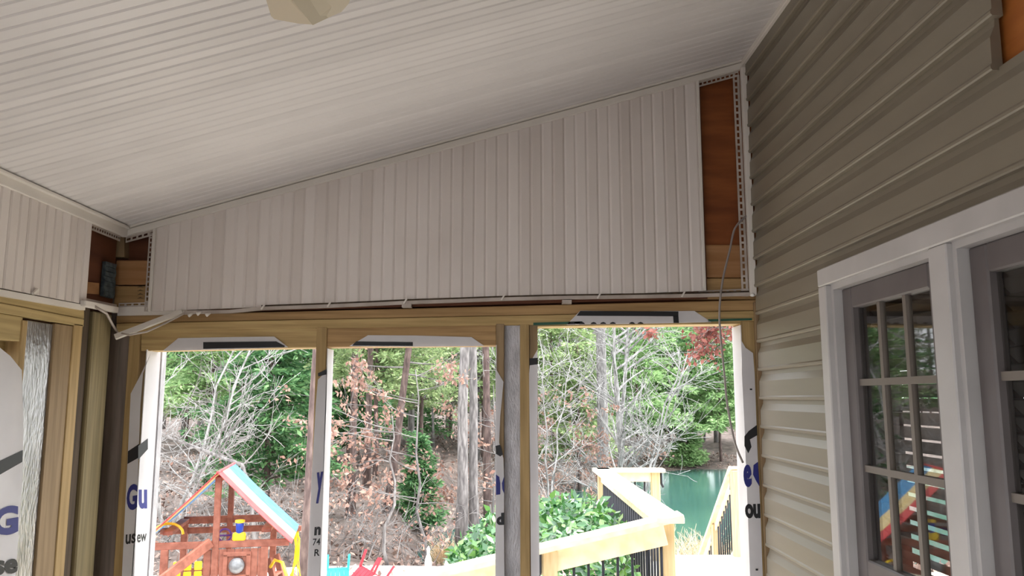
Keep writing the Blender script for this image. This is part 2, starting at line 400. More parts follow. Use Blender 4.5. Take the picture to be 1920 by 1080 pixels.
g = G(); g.prism([(XL - .14, D + .112, onY(600, 612, D)[2]), (XR + .06, D + .112, onY(1400, 596, D)[2]), (XR + .06, D + .112, zc(XR + .06)), (XL - .14, D + .112, zc(XL))], (0, .02, 0)); part('leak_backing', g, m_plydark, wb)  # this board and the next two are added to block light leaks
g = G(); g.box(XL - .14, onY(262, 700, D)[0] - .004, D + .1, D + .12, 0, 2.2); part('leak_backing', g, m_greywood, wb)
g = G(); g.box(XL - .14, XL - .115, 2.3, D + .12, 0, 2.4); part('leak_backing', g, m_darkwood, wb)
# green sealant bead above the door
for i, px in enumerate(([(1000, 605), (1092, 602.5), (1092, 607), (1000, 610)], [(1328, 598.5), (1410, 596.5), (1410, 600.5), (1328, 603)])):
    g = G(); g.prism(fy(px, D + .004), (0, .006, 0)); part('sealant_bead', g, m_green, wb)

# unseen wall with a doorway, added behind the camera to dim the porch
g = G(); g.box(XL - .1, XL + .5, YB - .1, YB, 0, zc(XL)); g.box(XL + 1.4, XR, YB - .1, YB, 0, zc(XL)); g.box(XL - .1, XR, YB - .1, YB, 2.05, zc(XL) + .0)
g.prism([(XL - .1, YB - .1, zc(XL)), (XR, YB - .1, zc(XL)), (XR, YB - .1, zc(XR))], (0, .1, 0))
thing('wall_light_stop', g, m_siding, 'unseen siding wall added behind the viewer to dim the porch', kind='structure')
# ---------------------------------------------------------------- left wall
wl = empty('wall_left', (XL, 2.5, 0), 'left porch wall with beaded strips above bare pine framing', kind='structure')
yE = onX(162, 500, XL)[1]
LA = onX(0, 541, XL); LB = onX(160, 572, XL)
zbl = lambda y: LA[2] + (LB[2] - LA[2]) * (y - LA[1]) / (LB[1] - LA[1])
yy = yE; lw = .046; i = 0
while yy > YB + .05:
    a, b = yy - lw, yy - .0002; e = .007; xf = XL + .012 + .0006 * (i % 2)
    pr = [(XL, a), (xf - .0032, a), (xf, a + e), (xf, b - e), (xf - .0032, b), (XL, b)]
    zz = zbl(max(a, 1.0)); g = G(); g.prism([(p[0], p[1], zz) for p in pr], (0, 0, ZL - .02 - zz))
    part('beaded_strip', g, m_vinylw, wl); yy -= lw; i += 1
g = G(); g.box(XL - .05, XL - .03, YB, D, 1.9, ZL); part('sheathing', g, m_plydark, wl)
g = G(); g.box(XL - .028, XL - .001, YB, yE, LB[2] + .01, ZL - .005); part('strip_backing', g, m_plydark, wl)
g = G(); g.prism(fx([(150, 527), (186, 531), (186, 552), (150, 549)], XL - .02), (-.03, 0, 0)); part('beam_board', g, m_beam, wl)
def lplate(q, x=XL, dep=.09, mat=None):
    P = fx(q, x); d = (P[1] - P[0]); t = (P[0][1] - YB) / d[1]; d2 = P[2] - P[3]; t2 = (P[3][1] - YB) / d2[1]
    z0_, z1_ = onX(80, (q[0][1] + q[1][1]) / 2, x)[2], onX(80, (q[2][1] + q[3][1]) / 2, x)[2]
    E0 = V(x, YB, P[0][2] - .0); E1 = V(x, YB, P[3][2])
    g = G(); g.prism([E0, P[0], P[1], P[2], P[3], E1], (-dep, 0, 0)); return part('top_plate', g, mat or m_woody, wl, bevel=.002)
lplate([(0, 538), (158, 573), (158, 598), (0, 567)], XL - .004)
lplate([(0, 567.6), (158, 598.5), (157, 613), (0, 586)], XL)
def lstud(pa, pb, top, mat, x=XL, dep=.09, name='stud', z0_=0):
    A = onX(pa, top, x); B = onX(pb, top, x); g = G(); g.box(x - dep, x, A[1], B[1], z0_, min(A[2], B[2])); return part(name, g, mat, wl, bevel=.002)
lstud(139, 156, 606, m_woodz, XL)
lstud(104, 139, 606, m_woodz2, XL - .004)
lstud(50, 104, 600, m_foilw, XL - .012, .03, 'foil_insulation_board')
lstud(43, 53, 600, m_woodz, XL - .002)
g = G(); P = fx([(0, 587), (43, 594), (43, 641), (0, 638)], XL - .006); g.prism([V(P[0][0], 1.3, P[0][2]), P[1], P[2], V(P[3][0], 1.3, P[3][2])], (-.07, 0, 0)); part('header_board', g, m_woody, wl, bevel=.002)
g = G(); P = fx([(0, 638), (43, 642), (43, 668), (0, 668)], XL - .05); g.prism([V(P[0][0], 1.3, P[0][2]), P[1], P[2], V(P[3][0], 1.3, P[3][2])], (-.03, 0, 0)); part('header_board', g, m_woody, wl, bevel=.002)
g = G(); g.box(XL - .09, XL, .55, .59, 0, 1.93); part('stud', g, m_woodz, wl)
g = G(); g.box(XL - .09, XL, 1.25, 1.29, 0, 1.93); part('stud', g, m_woodz, wl)
for yq in (-.7, -2.55):
    g = G(); g.box(XL - .09, XL, yq, yq + .04, 0, 1.93); part('stud', g, m_woodz, wl)
# corner post; the dark board beside it stands in for the gap's shade
A = onX(177, 600, XL); B = onX(211, 600, XL)
g = G(); g.box(XL - .09, XL - .002, A[1], B[1], 0, onX(190, 585, XL)[2]); part('corner_post', g, m_treated, wl, bevel=.005)
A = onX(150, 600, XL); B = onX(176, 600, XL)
g = G(); g.box(XL - .11, XL - .016, A[1] + .03, B[1], 0, 2.02); part('gap_shade_board', g, m_darkwood, wl)
P0 = onX(168, 686, XL - .05)
g = G(); g.tube([P0 + V(0, -.02, .03), P0 + V(.02, 0, .01), P0 + V(.005, .02, -.02)], [.01, .018, .006], 7); part('foam_dab', g, m_trimdark, wl, smooth=True)

# metal strap in the open corner
g = G()
xs_ = XL - .012; A = onX(199, 490, xs_); B = onX(215, 560, xs_)
for i in range(7):
    z1 = A[2] - (A[2] - B[2]) * i / 7; z2 = A[2] - (A[2] - B[2]) * (i + .85) / 7; j_ = .006 * (i % 2)
    g.prism([(xs_, A[1] - j_, z1), (xs_, B[1] - j_, z1 + .002), (xs_, B[1] - .006 + j_, z2), (xs_, A[1] + j_, z2)], (-.006, 0, 0))
g.prism([(xs_ - .004, A[1] + .004, A[2]), (xs_ - .004, B[1] - .004, A[2]), (xs_ - .004, B[1] - .004, B[2]), (xs_ - .004, A[1] + .004, B[2])], (-.012, 0, 0))
thing('strap_tie', g, m_galv, 'grey galvanised metal strap tie in the open corner gap', 'metal strap', origin=tuple((A + B) / 2))

# ---------------------------------------------------------------- house wall (right)
wr = empty('wall_right', (XR, 1, 0), 'taupe lap siding wall of the house beside the porch', kind='structure')
W0 = onX(1550, 508, XR)[1]; WZ = onX(1550, 508, XR)[2] + .002    # window outer edge and top
WC = onX(1777, 460, XR)[1]                                       # mullion centre
W1 = WC - (W0 - WC); WB = .62
CUT = [onX(1872, 60, XR)[1], onX(1868, 110, XR)[1]]
hs = .1064; zk0 = 2.3385
def course(z, ya, yb, top, zmin=-9):
    pr = [(0.012, z - .007), (-.009, z - .006), (-.012, z - .003), (-.0125, z + .003), (-.0095, z + .008), (-.0085, z + hs * .58), (-.0055, z + hs * .64), (.002, z + hs * .80), (.004, z + hs), (.012, z + hs)]
    g = G(); pts = [V(XR + d, ya, max(zmin, min(h, top(XR)))) for d, h in pr]; g.prism(pts, (0, yb - ya, 0)); return part('siding_plank', g, m_siding, wr)
ytop = zc(XR) - .012
kk = -22
while zk0 + kk * hs < ytop:
    z = zk0 + kk * hs
    segs = [(YB, D - .03)]
    if z < WZ and z + hs > WB: segs = [(YB, W1), (W0, D - .03)]
    if z < WZ < z + hs: course(z, W1, W0, lambda x: ytop, WZ)
    if kk in (0, 1, 2):
        segs = [(YB, .55), (CUT[0] if kk else CUT[1], D - .03)]
    for a, b in segs: course(z, a, b, lambda x: ytop)
    kk += 1
g = G()
for (a, b, z0_, z1_) in ((YB, W1, -.2, zc(XR)), (W0, D + .1, -.2, zc(XR)), (W1, W0, -.2, WB), (W1, W0, WZ - .02, zc(XR))):
    g.box(XR + .022, XR + .06, a, b, z0_, z1_)
part('plywood_sheathing', g, m_plyx, wr)
# upper body of the house so that daylight stays outside
g = G(); g.box(XR + .06, XR + 4.5, YB, D + .1, zc(XR) + .06, zc(XR) + .4); thing('roof', g, m_siding, 'house eave above the siding wall', kind='structure')

# room behind the window, with its own glazed end wall that lets daylight in
g = G(); x9 = XR + 3.6
g.box(XR + .06, x9, YB, D + .1, -.1, 0); g.box(XR + .06, x9, YB, D + .1, 2.5, 2.55); g.box(x9, x9 + .05, YB, D + .1, -.1, 2.55); g.box(XR + .06, x9, YB - .05, YB, -.1, 2.55)
for a, b, c, d in ((XR + .06, XR + .56, 0, 2.5), (XR + .82, XR + 1.03, 0, 2.5), (XR + 1.3, x9, 0, 2.5), (XR + .56, XR + .82, 2.02, 2.5), (XR + .56, XR + .82, 0, .3), (XR + 1.03, XR + 1.3, 0, 1.3), (XR + 1.03, XR + 1.3, 1.72, 2.5)):
    g.box(a, b, D + .04, D + .1, c, d)
thing('wall_indoor', g, m_room, 'dim room behind the house window', kind='structure')

# ---------------------------------------------------------------- the double window
win = empty('window_1', (XR, WC, WB), 'white framed double window with grey sashes in the siding wall', kind='structure')
xo = XR - .03                                     # frame stands proud
ft = .052
def wbx(name, x0_, x1_, ya, yb, za, zb_, mat, bevel=.003, label=None):
    g = G(); g.box(x0_, x1_, ya, yb, za, zb_); return part(name, g, mat, win, bevel=bevel, label=label)
wbx('frame_head', xo, XR + .05, W1, W0, WZ - ft, WZ, m_wframe)
wbx('frame_sill', xo - .01, XR + .05, W1, W0, WB, WB + ft, m_wframe)
wbx('frame_jamb', xo + .001, XR + .05, W0 - ft, W0, WB + ft, WZ - ft, m_wframe)
wbx('frame_jamb', xo + .001, XR + .05, W1, W1 + ft, WB + ft, WZ - ft, m_wframe)
wbx('mullion', xo + .004, XR + .05, WC - .036, WC + .036, WB + ft, WZ - ft, m_wframe)
for ya, yb in ((WC + .036, W0 - ft), (W1 + ft, WC - .036)):
    za, zt = WB + ft, WZ - ft
    c = .016
    for nm, b in (('inner_stop', (ya, ya + c, za, zt)), ('inner_stop', (yb - c, yb, za, zt)), ('inner_stop', (ya + c, yb - c, zt - c, zt)), ('inner_stop', (ya + c, yb - c, za, za + c))):
        wbx(nm, XR - .012, XR + .05, *b, m_wframe, 0)
    ya += c; yb -= c; za += c; zt -= c
    sf = .06
    for nm, b in (('sash_stile', (ya, ya + sf, za, zt)), ('sash_stile', (yb - sf, yb, za, zt)), ('sash_rail', (ya + sf, yb - sf, zt - sf, zt)), ('sash_rail', (ya + sf, yb - sf, za, za + sf))):
        wbx(nm, XR + .012, XR + .045, *b, m_sash, .004)
    ya += sf; yb -= sf; za += sf; zt -= sf
    wbx('pane', XR + .030, XR + .034, ya, yb, za, zt, m_glass, 0)
    for i in (1, 2): wbx('muntin', XR + .022, XR + .038, ya + (yb - ya) * i / 3 - .008, ya + (yb - ya) * i / 3 + .008, za, zt, m_munt, 0)
    zm_ = onX(1655, 1070, XR)[2]; wbx('meeting_rail', XR + .012, XR + .045, ya, yb, zm_ - .05, zm_ + .005, m_sash, .004)
    for zr in (onX(1690, 713, XR)[2], onX(1655, 888, XR)[2], onX(1655, 888, XR)[2] - .52): wbx('muntin', XR + .0215, XR + .0385, ya, yb, zr - .009, zr + .009, m_munt, 0)
for j, (ya, yb, lab) in enumerate(((WC + .01, W0 - ft - .01, 'brown slatted blind behind the near-corner window pane'), (W1 + ft + .01, WC - .01, 'brown slatted blind behind the right-hand window pane'))):
    bl = empty('window_blind', (XR + .11, (ya + yb) / 2, WZ - .08), lab, 'blind', 'blinds inside the window')
    zt = WZ - .09
    g = G(); g.box(XR + .09, XR + .13, ya, yb, zt, zt + .05); part('head_rail', g, m_slat, bl)
    g = G(); i = 0; nsl = int((zt - WB - .05) / .036)
    for i in range(nsl):
        z = zt - .02 - i * .036; tilt = math.radians(46)
        g = G(); dx = .021 * math.cos(tilt); dz = .021 * math.sin(tilt)
        g.hexa([(XR + .11 - dx, ya, z + dz), (XR + .11 + dx, ya, z - dz), (XR + .11 + dx, yb, z - dz), (XR + .11 - dx, yb, z + dz)],
               [(XR + .11 - dx, ya, z + dz + .003), (XR + .11 + dx, ya, z - dz + .003), (XR + .11 + dx, yb, z - dz + .003), (XR + .11 - dx, yb, z + dz + .003)])
        part('slat', g, m_slat, bl)

# ---------------------------------------------------------------- channel trims
def slotted(P, Q, w, off, n, thick):
    """nailing flange with real slots: P->Q along, w across"""
    P, Q, w, thick = [np.asarray(a, float) for a in (P, Q, w, thick)]; g = G()
    def pl(a, b, c, d): g.prism([P + (Q - P) * a + w * c, P + (Q - P) * b + w * c, P + (Q - P) * b + w * d, P + (Q - P) * a + w * d], thick)
    pl(0, 1, 0, .35); pl(0, 1, .72, 1)
    for i in range(n + 1):
        a = max(0, (i - .16) / n); b = min(1, (i + .16) / n); pl(a, b, .35, .72)
    return g
# back wall crown
t1 = empty('trim_1', (0, D, zc(0)), 'white channel trim along the ceiling above the back wall', kind='structure')
def along(name, parent, mat, x0_, x1_, y0_, y1_, top, bot):
    g = G(); g.prism([(x0_, y0_, zc(x0_) - top), (x1_, y0_, zc(x1_) - top), (x1_, y0_, zc(x1_) - bot), (x0_, y0_, zc(x0_) - bot)], (0, y1_ - y0_, 0)); return part(name, g, mat, parent, bevel=.0015)
along('crown_face', t1, m_trim, XL + .01, XR - .004, D - .02, D, .008, .034)
along('crown_lip', t1, m_trim, XL + .01, XR - .004, D - .032, D, -.002, .006)
for a, b in ((onY(238, 440, D)[0], x0 - .01), (x1 + .01, XR - .03)):
    g = slotted((a, D - .006, zc(a) - .033), (b, D - .006, zc(b) - .033), (0, 0, -.024), 0, max(4, int((b - a) / .018)), (0, .002, 0)); part('nailing_flange', g, m_trimdark, t1)
# left wall crown
t2 = empty('trim_2', (XL, 1.5, ZL), 'white channel trim along the ceiling above the left wall', kind='structure')
g = G(); g.box(XL, XL + .02, YB, D - .02, ZL - .036, ZL - .008 + SL * .02); part('crown_face', g, m_trim, t2, bevel=.0015)
g = G(); g.box(XL, XL + .034, YB, D - .03, ZL - .006, ZL + .004); part('crown_lip', g, m_trim, t2, bevel=.0015)
g = slotted((XL + .006, yE, ZL - .034), (XL + .006, D - .05, ZL - .034), (0, 0, -.024), 0, 12, (.002, 0, 0)); part('nailing_flange', g, m_trimdark, t2)
# house wall / ceiling trim
g = G(); g.box(XR - .022, XR + .002, YB, D - .01, zc(XR) - .026, zc(XR) - .004); thing('trim_3', g, m_trim, 'white channel trim where the ceiling meets the siding', kind='structure', bevel=.002)
# vertical corner channel
t4 = empty('trim_4', (XR, D, 2.2), 'white vertical corner channel between back wall and siding', kind='structure')
zlow = onY(1415, 556, D)[2]
g = G(); g.box(XR - .026, XR - .002, D - .03, D - .008, zlow, zc(XR - .02) - .03); part('channel_face', g, m_trim, t4, bevel=.002)
g = slotted((XR - .027, D - .004, zlow), (XR - .027, D - .004, zc(XR - .03) - .05), (-.026, 0, 0), 0, 34, (0, .002, 0)); part('nailing_flange', g, m_trimdark, t4)
# left end flange beside the first beaded strip and bottom flange
t5 = empty('trim_5', (x0, D, 2.1), 'slotted nailing flange around the open corner gap', kind='structure')
g = slotted((x0 - .012, D - .004, zbot(x0)), (x0 - .012, D - .004, zc(x0) - .05), (-.018, 0, 0), 0, 16, (0, .002, 0)); part('nailing_flange', g, m_trimdark, t5)
A = onY(222, 576, D); B = onY(287, 574, D)
g = slotted(A + V(0, 0, .0), B + V(0, 0, .0), (0, 0, .016), 0, 5, (0, .002, 0)); part('nailing_flange', g, m_trimdark, t5)
g = G(); g.prism(fy([(220, 576), (292, 574), (350, 576), (350, 590), (220, 592)], D - .002), (0, .003, 0)); part('channel_face', g, m_trim, t5)
A = onX(155, 558, XL + .004); B = onX(218, 571, XL + .004)
g = slotted(A, B, (0, 0, -.02), 0, 8, (.002, 0, 0)); part('nailing_flange', g, m_trimdark, t5)
A = onY(1310, 545, D); B = onY(1405, 541, D)
g = slotted(A, B, (0, 0, -.014), 0, 7, (0, .002, 0)); part('nailing_flange', g, m_trimdark, t4)
# loose drooping channel below the strips
pts = [(345, 585.5), (430, 584), (490, 578), (606, 574), (700, 570), (760, 567), (850, 564), (930, 561), (1040, 558), (1123, 557), (1300, 554), (1408, 551)]
ch = empty('loose_channel', onY(880, 565, D - .02), 'long thin white vinyl channel sagging below the beaded strips', 'trim strip')
g = G()
for (a, b) in zip(pts[:-1], pts[1:]):
    A = onY(*a, D - .022); B = onY(*b, D - .022); hgt = .0125
    g.prism([A + V(0, 0, hgt * .5), B + V(0, 0, hgt * .5), B + V(0, 0, -hgt * .5), A + V(0, 0, -hgt * .5)], (0, .018, 0))
part('channel', g, m_trimdark, ch)
g = G()
for (a, b) in zip(pts[2:-1], pts[3:]):
    A = onY(a[0], a[1] - 6, D - .012); B = onY(b[0], b[1] - 6, D - .012)
    g.prism([A, B, B + V(0, 0, -.012), A + V(0, 0, -.012)], (0, .004, 0))
part('upper_lip', g, m_darkwood, ch)
for px, py in ((493, 576), (617, 571), (760, 565), (943, 558), (1123, 555), (1281, 552)):
    A = onY(px, py, D - .027); g = G(); g.bar(A + V(-.006, 0, -.009), A + V(.006, 0, .011), .006, .006, (0, 1, 0)); part('tab', g, m_trim, ch)
for px, py in ((762, 572), (1063, 565)):
    A = onY(px, py, D - .024); g = G(); g.box(A[0] - .018, A[0] + .018, D - .024, D + .01, A[2] - .008, A[2] + .006); part('clip', g, m_trimdark, ch)
for px, py in ((352, 589), (368, 586), (385, 588)):
    A = onY(px, py, D - .026); g = G(); g.tube([A, A + V(.008, -.006, -.006), A + V(.02, 0, .002)], [.003, .008, .003], 6); part('torn_end', g, m_trim, ch, smooth=True)
# broken piece hanging down
hp = empty('hanging_channel_piece', onY(280, 608, D - .05), 'broken white channel end hanging in front of the framing', 'trim strip')
g = G(); A = onY(342, 584, D - .02); B = onY(216, 632, D - .06); g.bar(A, B, .012, .02, (0, .3, 1)); part('channel', g, m_trim, hp)
g = G(); A = onY(312, 592, D - .03); B = onY(252, 622, D - .06); g.bar(A, B, .004, .012, (0, .3, 1)); part('lip', g, m_trim, hp)
g = G(); g.tube([onY(345, 588, D - .03), onY(310, 606, D - .04), onY(275, 622, D - .05), onY(243, 628, D - .06), onY(228, 625, D - .06)], [.004] * 5, 5); part('bent_flange', g, m_trimdark, hp, smooth=True)
# channel on the left wall, with its bent end
lc = empty('left_channel', onX(80, 555, XL), 'white channel running under the left wall strips', 'trim strip')
g = G(); A = onX(0, 548, XL + .014); B = onX(160, 577, XL + .014); E = V(XL + .014, YB, A[2])
for p, q in ((E, A), (A, B)): g.prism([p + V(0, 0, .009), q + V(0, 0, .009), q + V(0, 0, -.009), p + V(0, 0, -.009)], (-.018, 0, 0))
part('channel', g, m_trim, lc)
g = G(); A = onX(62, 551, XL + .018); B = onX(71, 543, XL + .018); g.bar(A, B, .008, .008, (1, 0, 0)); part('tab', g, m_trim, lc)
g = G(); A = onX(160, 567, XL + .03); B = onX(223, 580, XL + .03); g.prism([A + V(0, 0, .009), B + V(0, 0, .009), B + V(0, 0, -.014), A + V(0, 0, -.014)], (-.02, 0, 0)); part('end_piece', g, m_trim, lc, bevel=.003)
g = G(); g.tube([onX(178, 575, XL + .03), onX(200, 588, XL + .03), onX(212, 610, XL + .02), onX(222, 626, XL + .02)], [.005] * 4, 5); part('torn_flange', g, m_trimdark, lc, smooth=True)

# small white clip and wire end at the corner
A = onY(1411, 553, D - .03); g = G(); g.lathe(A + V(0, 0, -.006), [(.004, 0), (.009, .002), (.008, .01), (.003, .013)], 10)
thing('white_clip', g, m_whitep, 'tiny shiny white clip at the foot of the corner channel', 'clip', origin=tuple(A), smooth=True)
# hanging cable
cp = [onY(1399, 405, D - .012), onY(1378, 428, D - .03), onY(1368, 470, D - .04), onY(1356, 520, D - .045), onY(1350, 565, D - .05), onY(1349, 600, D - .03), onY(1352, 640, D + .02), onY(1358, 700, D + .05), onY(1364, 760, D + .05), onY(1378, 830, D + .02), onY(1395, 872, D - .01)]
P = [Vector(p) for p in cp]; sm = []
for i in range(len(P) - 1):
    a, b, c, d = P[max(0, i - 1)], P[i], P[i + 1], P[min(len(P) - 1, i + 2)]
    for t in np.linspace(0, 1, 6, endpoint=False):
        sm.append(.5 * ((2 * b) + (c - a) * t + (2 * a - 5 * b + 4 * c - d) * t * t + (3 * b - a - 3 * c + d) * t ** 3))
g = G(); g.tube(np.array(sm), .0042, 6); thing('hanging_cable', g, m_wire, 'thin grey cable hanging from the plywood gap into the door opening', 'cable', smooth=True, origin=tuple(cp[0]))

# ---------------------------------------------------------------- house wrap sheets with print
def wrap(label, loc): return empty('house_wrap', loc, label, 'house wrap', 'printed house wrap round the openings')
def flap(parent, px, y=D + .004, t=.002, mat=None, name='sheet'):
    g = G(); g.prism(fy(px, y), (0, t, 0)); return part(name, g, mat or m_wrap, parent)
def pr(parent, px, mat, y=D + .0025): return flap(parent, px, y, .001, mat, 'printed_bar')
def reveal(parent, pxx, y0_, y1_, ztop, zb_=.4, ref=800, name='reveal_sheet'):
    x = onY(pxx, ref, y0_)[0]; g = G(); g.box(x, x + .003, y0_, y1_, zb_, ztop); return part(name, g, m_wrap, parent), x
# left jamb
w1 = wrap('white wrap with blue Gu print on the left window jamb', onY(250, 900, D))
flap(w1, [(285, 657), (265, 700), (245, 738), (240, 844), (236, 925), (226, 1130), (250, 1130), (257, 925), (263, 760), (268, 700)])
_, xr_ = reveal(w1, 257, D + .004, D + .125, onY(280, 657, D + .06)[2], ref=925)
pr(w1, [(240, 846), (261, 832), (260, 858), (239, 870)], m_black)
xx = xr_ + .0035
def rx(px, py): return onX(px, py, xx)
g = G(); g.prism([rx(259, 836), rx(277, 822), rx(277, 842), rx(259, 862)], (.0006, 0, 0)); part('printed_bar', g, m_black, w1)
q = fy([(238, 910), (258, 906), (257, 955), (237, 958)], D + .002); lettering('G', q, m_navy, w1, .04)
q = [rx(260, 918), rx(276, 918), rx(276, 954), rx(260, 954)]; lettering('u', q, m_navy, w1, .04)
q = fy([(236, 1002), (255, 1000), (254, 1018), (235, 1021)], D + .002); lettering('us', q, m_black, w1, .02)
q = [rx(257, 1002), rx(275, 1000), rx(275, 1014), rx(257, 1018)]; lettering('ew', q, m_black, w1, .02)
# heads
w2 = wrap('grey-white wrap flap with black bar above the left window', onY(420, 640, D))
flap(w2, [(305, 658), (334, 634), (430, 632), (514, 631), (540, 651), (430, 655)], D + .006)
pr(w2, [(381, 641.5), (518, 640), (534, 648.5), (533, 651), (381, 654)], m_black, D + .0045)
w3 = wrap('grey-white wrap flap with black bar above the middle window', onY(780, 640, D))
flap(w3, [(655, 649), (690, 628.5), (780, 629), (884, 632), (908, 648.5), (780, 650)], D + .008)
pr(w3, [(668, 640), (774, 641.5), (774, 648.5), (660, 648)], m_black, D + .0065)
w4 = wrap('wrap with printed letters round the centre window stud', onY(600, 900, D))
flap(w4, [(606, 702), (613, 690), (612, 760), (606, 900), (597, 1130), (574, 1130), (584, 900), (592, 760), (596, 712)], D + .003)
reveal(w4, 612, D + .003, D + .1, onY(616, 655, D + .05)[2], ref=700)
pr(w4, [(596, 700), (612, 692), (612, 702), (597, 706)], m_black, D + .0015)
q = fy([(594, 886), (606, 884), (604, 944), (592, 944)], D + .0012); lettering('y', q, m_navy, w4, .06)
q = fy([(590, 988), (602, 987), (601, 1003), (589, 1004)], D + .0012); lettering('n', q, m_black, w4, .05)
q = fy([(587, 1010), (601, 1009), (600, 1022), (586, 1023)], D + .0012); lettering('74', q, m_black, w4, .01)
q = fy([(590, 1030), (600, 1029), (599, 1042), (589, 1043)], D + .0012); lettering('R', q, m_black, w4, .02)
w5 = wrap('curled wrap with blue mark and letter on the middle post', onY(937, 900, D))
flap(w5, [(929, 690), (944, 716), (938, 780), (936, 830), (944, 860), (945, 900), (945, 1000), (946, 1130), (929, 1130)], D + .001)
reveal(w5, 929.5, D + .004, D + .09, onY(930, 648, D + .04)[2], ref=800)
pr(w5, [(929, 836), (938, 834), (943, 852), (938, 856), (930, 851)], m_black, D - .0005)
pr(w5, [(930, 890), (936, 894), (938, 906), (938, 927), (930, 928)], m_navy, D - .0005)
pr(w5, [(945, 894), (941, 906), (942, 918), (945.5, 926)], m_navy, D - .0005)
q = fy([(931, 963), (945, 961), (945, 984), (931, 985)], D - .0005); lettering('d', q, m_black, w5, .06)
w6 = wrap('white wrap strip down the left side of the door opening', onY(1000, 900, D))
flap(w6, [(1004, 662), (1008, 655), (1008, 800), (1011, 1000), (1012, 1130), (996, 1130), (994, 900), (992, 700), (994, 680)], D + .006)
pr(w6, [(993, 672), (1008, 671), (1008, 683), (993, 685)], m_black, D + .0045)
w7 = wrap('wrap flap with black framed print above the door opening', onY(1200, 595, D))
flap(w7, [(1062, 609), (1088, 582.5), (1180, 584), (1302, 583), (1334, 604), (1200, 607)], D + .004)
pr(w7, [(1088, 583), (1272, 584), (1272, 593), (1190, 592.5), (1081, 592)], m_black, D + .0025)
pr(w7, [(1262, 592), (1272, 592), (1273, 605.5), (1263, 605.5)], m_black, D + .0025)
for i, px in enumerate((1073, 1091, 1113, 1131, 1149, 1167, 1185, 1201)):
    if i in (5,): continue
    pr(w7, [(px - 6, 608 - i * .15), (px - 4, 605), (px, 603.6), (px + 4, 605), (px + 6, 607.8 - i * .1)], m_black, D + .0022)
w8 = wrap('white wrap with blue mark and hou print on the right door jamb', onY(1405, 900, D))
flap(w8, [(1391, 640), (1398, 652), (1412, 662), (1415, 700), (1418, 780), (1420, 840), (1426, 960), (1432, 1130), (1408, 1130), (1402, 960), (1396, 800), (1391, 700)], D + .002)
xj8 = onY(1393, 700, D + .002)[0]
g = G(); g.box(xj8 - .002, xj8 + .001, D + .004, D + .12, .2, onY(1390, 612, D + .06)[2]); part('reveal_sheet', g, m_wrap, w8)
pr(w8, [(1396, 818), (1404, 808), (1419, 797), (1420, 816), (1406, 824), (1409, 838), (1403, 850), (1396, 836)], m_black, D + .0005)
q = fy([(1393, 872), (1409, 870), (1410, 913), (1395, 914)], D + .0005); lettering('e', q, m_navy, w8, .07)
pr(w8, [(1413, 872), (1421, 866), (1424, 912), (1418, 902), (1412, 890)], m_navy, D + .0005)
q = fy([(1396, 945), (1425, 944), (1426, 972), (1398, 972)], D + .0005); lettering('ou', q, m_black, w8, .05)
# staple heads
for px, py in ((1408, 730), (1419, 1068)):
    A = onY(px, py, D + .001); g = G(); g.box(A[0] - .004, A[0] + .004, D - .001, D + .002, A[2] - .003, A[2] + .003); part('staple', g, m_black, w8)
# sheet closing the nearest bay of the left wall
w9 = wrap('large grey-white wrap sheet with blue G on the left wall', onX(20, 900, XL))
def lf(px, x): return [onX(a, b, x) for a, b in px]
xw = XL + .004
P = lf([(0, 652), (20, 668), (41, 694), (44, 800), (42, 900), (22, 1180), (0, 1180)], xw)
P = [V(xw, 1.29, P[0][2] + .02)] + P + [V(xw, 1.29, P[-1][2])]
g = G(); g.prism(P, (-.003, 0, 0)); part('sheet', g, m_wrap, w9)
def lpr(px, mat): g = G(); g.prism(lf(px, xw + .0015), (-.001, 0, 0)); return part('printed_bar', g, mat, w9)
lpr([(-30, 878), (0, 864), (43, 844), (42, 866), (0, 890), (-30, 902)], m_black)
q = lf([(-14, 956), (35, 944), (34, 1001), (-16, 1006)], xw + .002); lettering('G', q, m_navy, w9, .05)
q = lf([(-10, 1052), (34, 1046), (33, 1074), (-12, 1080)], xw + .002); lettering('se', q, m_black, w9, .04)

# ---------------------------------------------------------------- ceiling fan (one blade tip reaches into view)
zf = 2.3
tip = [onZ(a, b, zf) for a, b in ((497, 0), (508, 38), (514, 43.5), (560, 48), (588, 47), (615, 36), (640, 28), (654, 14), (659, 0))]
mid_t = onZ(584, 46, zf)
dirv = (tip[0] + tip[-1]) / 2 - mid_t; dirv = V(-.18, -1, 0); dirv /= np.linalg.norm(dirv)
hub = (tip[0] + tip[-1]) / 2 + dirv * .55
fan = empty('ceiling_fan', hub, 'cream ceiling fan whose broad leaf-shaped blade tip hangs from the ceiling', 'ceiling fan')
a0 = math.atan2(-dirv[1], -dirv[0])
L0 = [(p - hub) for p in tip]
ca, sa = math.cos(-a0), math.sin(-a0)
out = [(ca * p[0] - sa * p[1], sa * p[0] + ca * p[1]) for p in L0]        # radial, tangential
rroot = .14
top_l = out[0]; top_r = out[-1]
outline = [(rroot, .03)] + [(rroot + .2, top_l[1] * .95)] + out + [(rroot + .2, top_r[1] * .95), (rroot, -.03)]
if top_l[1] < 0: outline[0], outline[-1] = (rroot, -.03), (rroot, .03)
rm = ca * (mid_t - hub)[0] - sa * (mid_t - hub)[1]; tm = sa * (mid_t - hub)[0] + ca * (mid_t - hub)[1]
def bladez(r, t): return .0 + .10 * abs(t - tm * .6) - .25 * max(0, (t - tm * .6) * np.sign(-top_l[1])) * 0
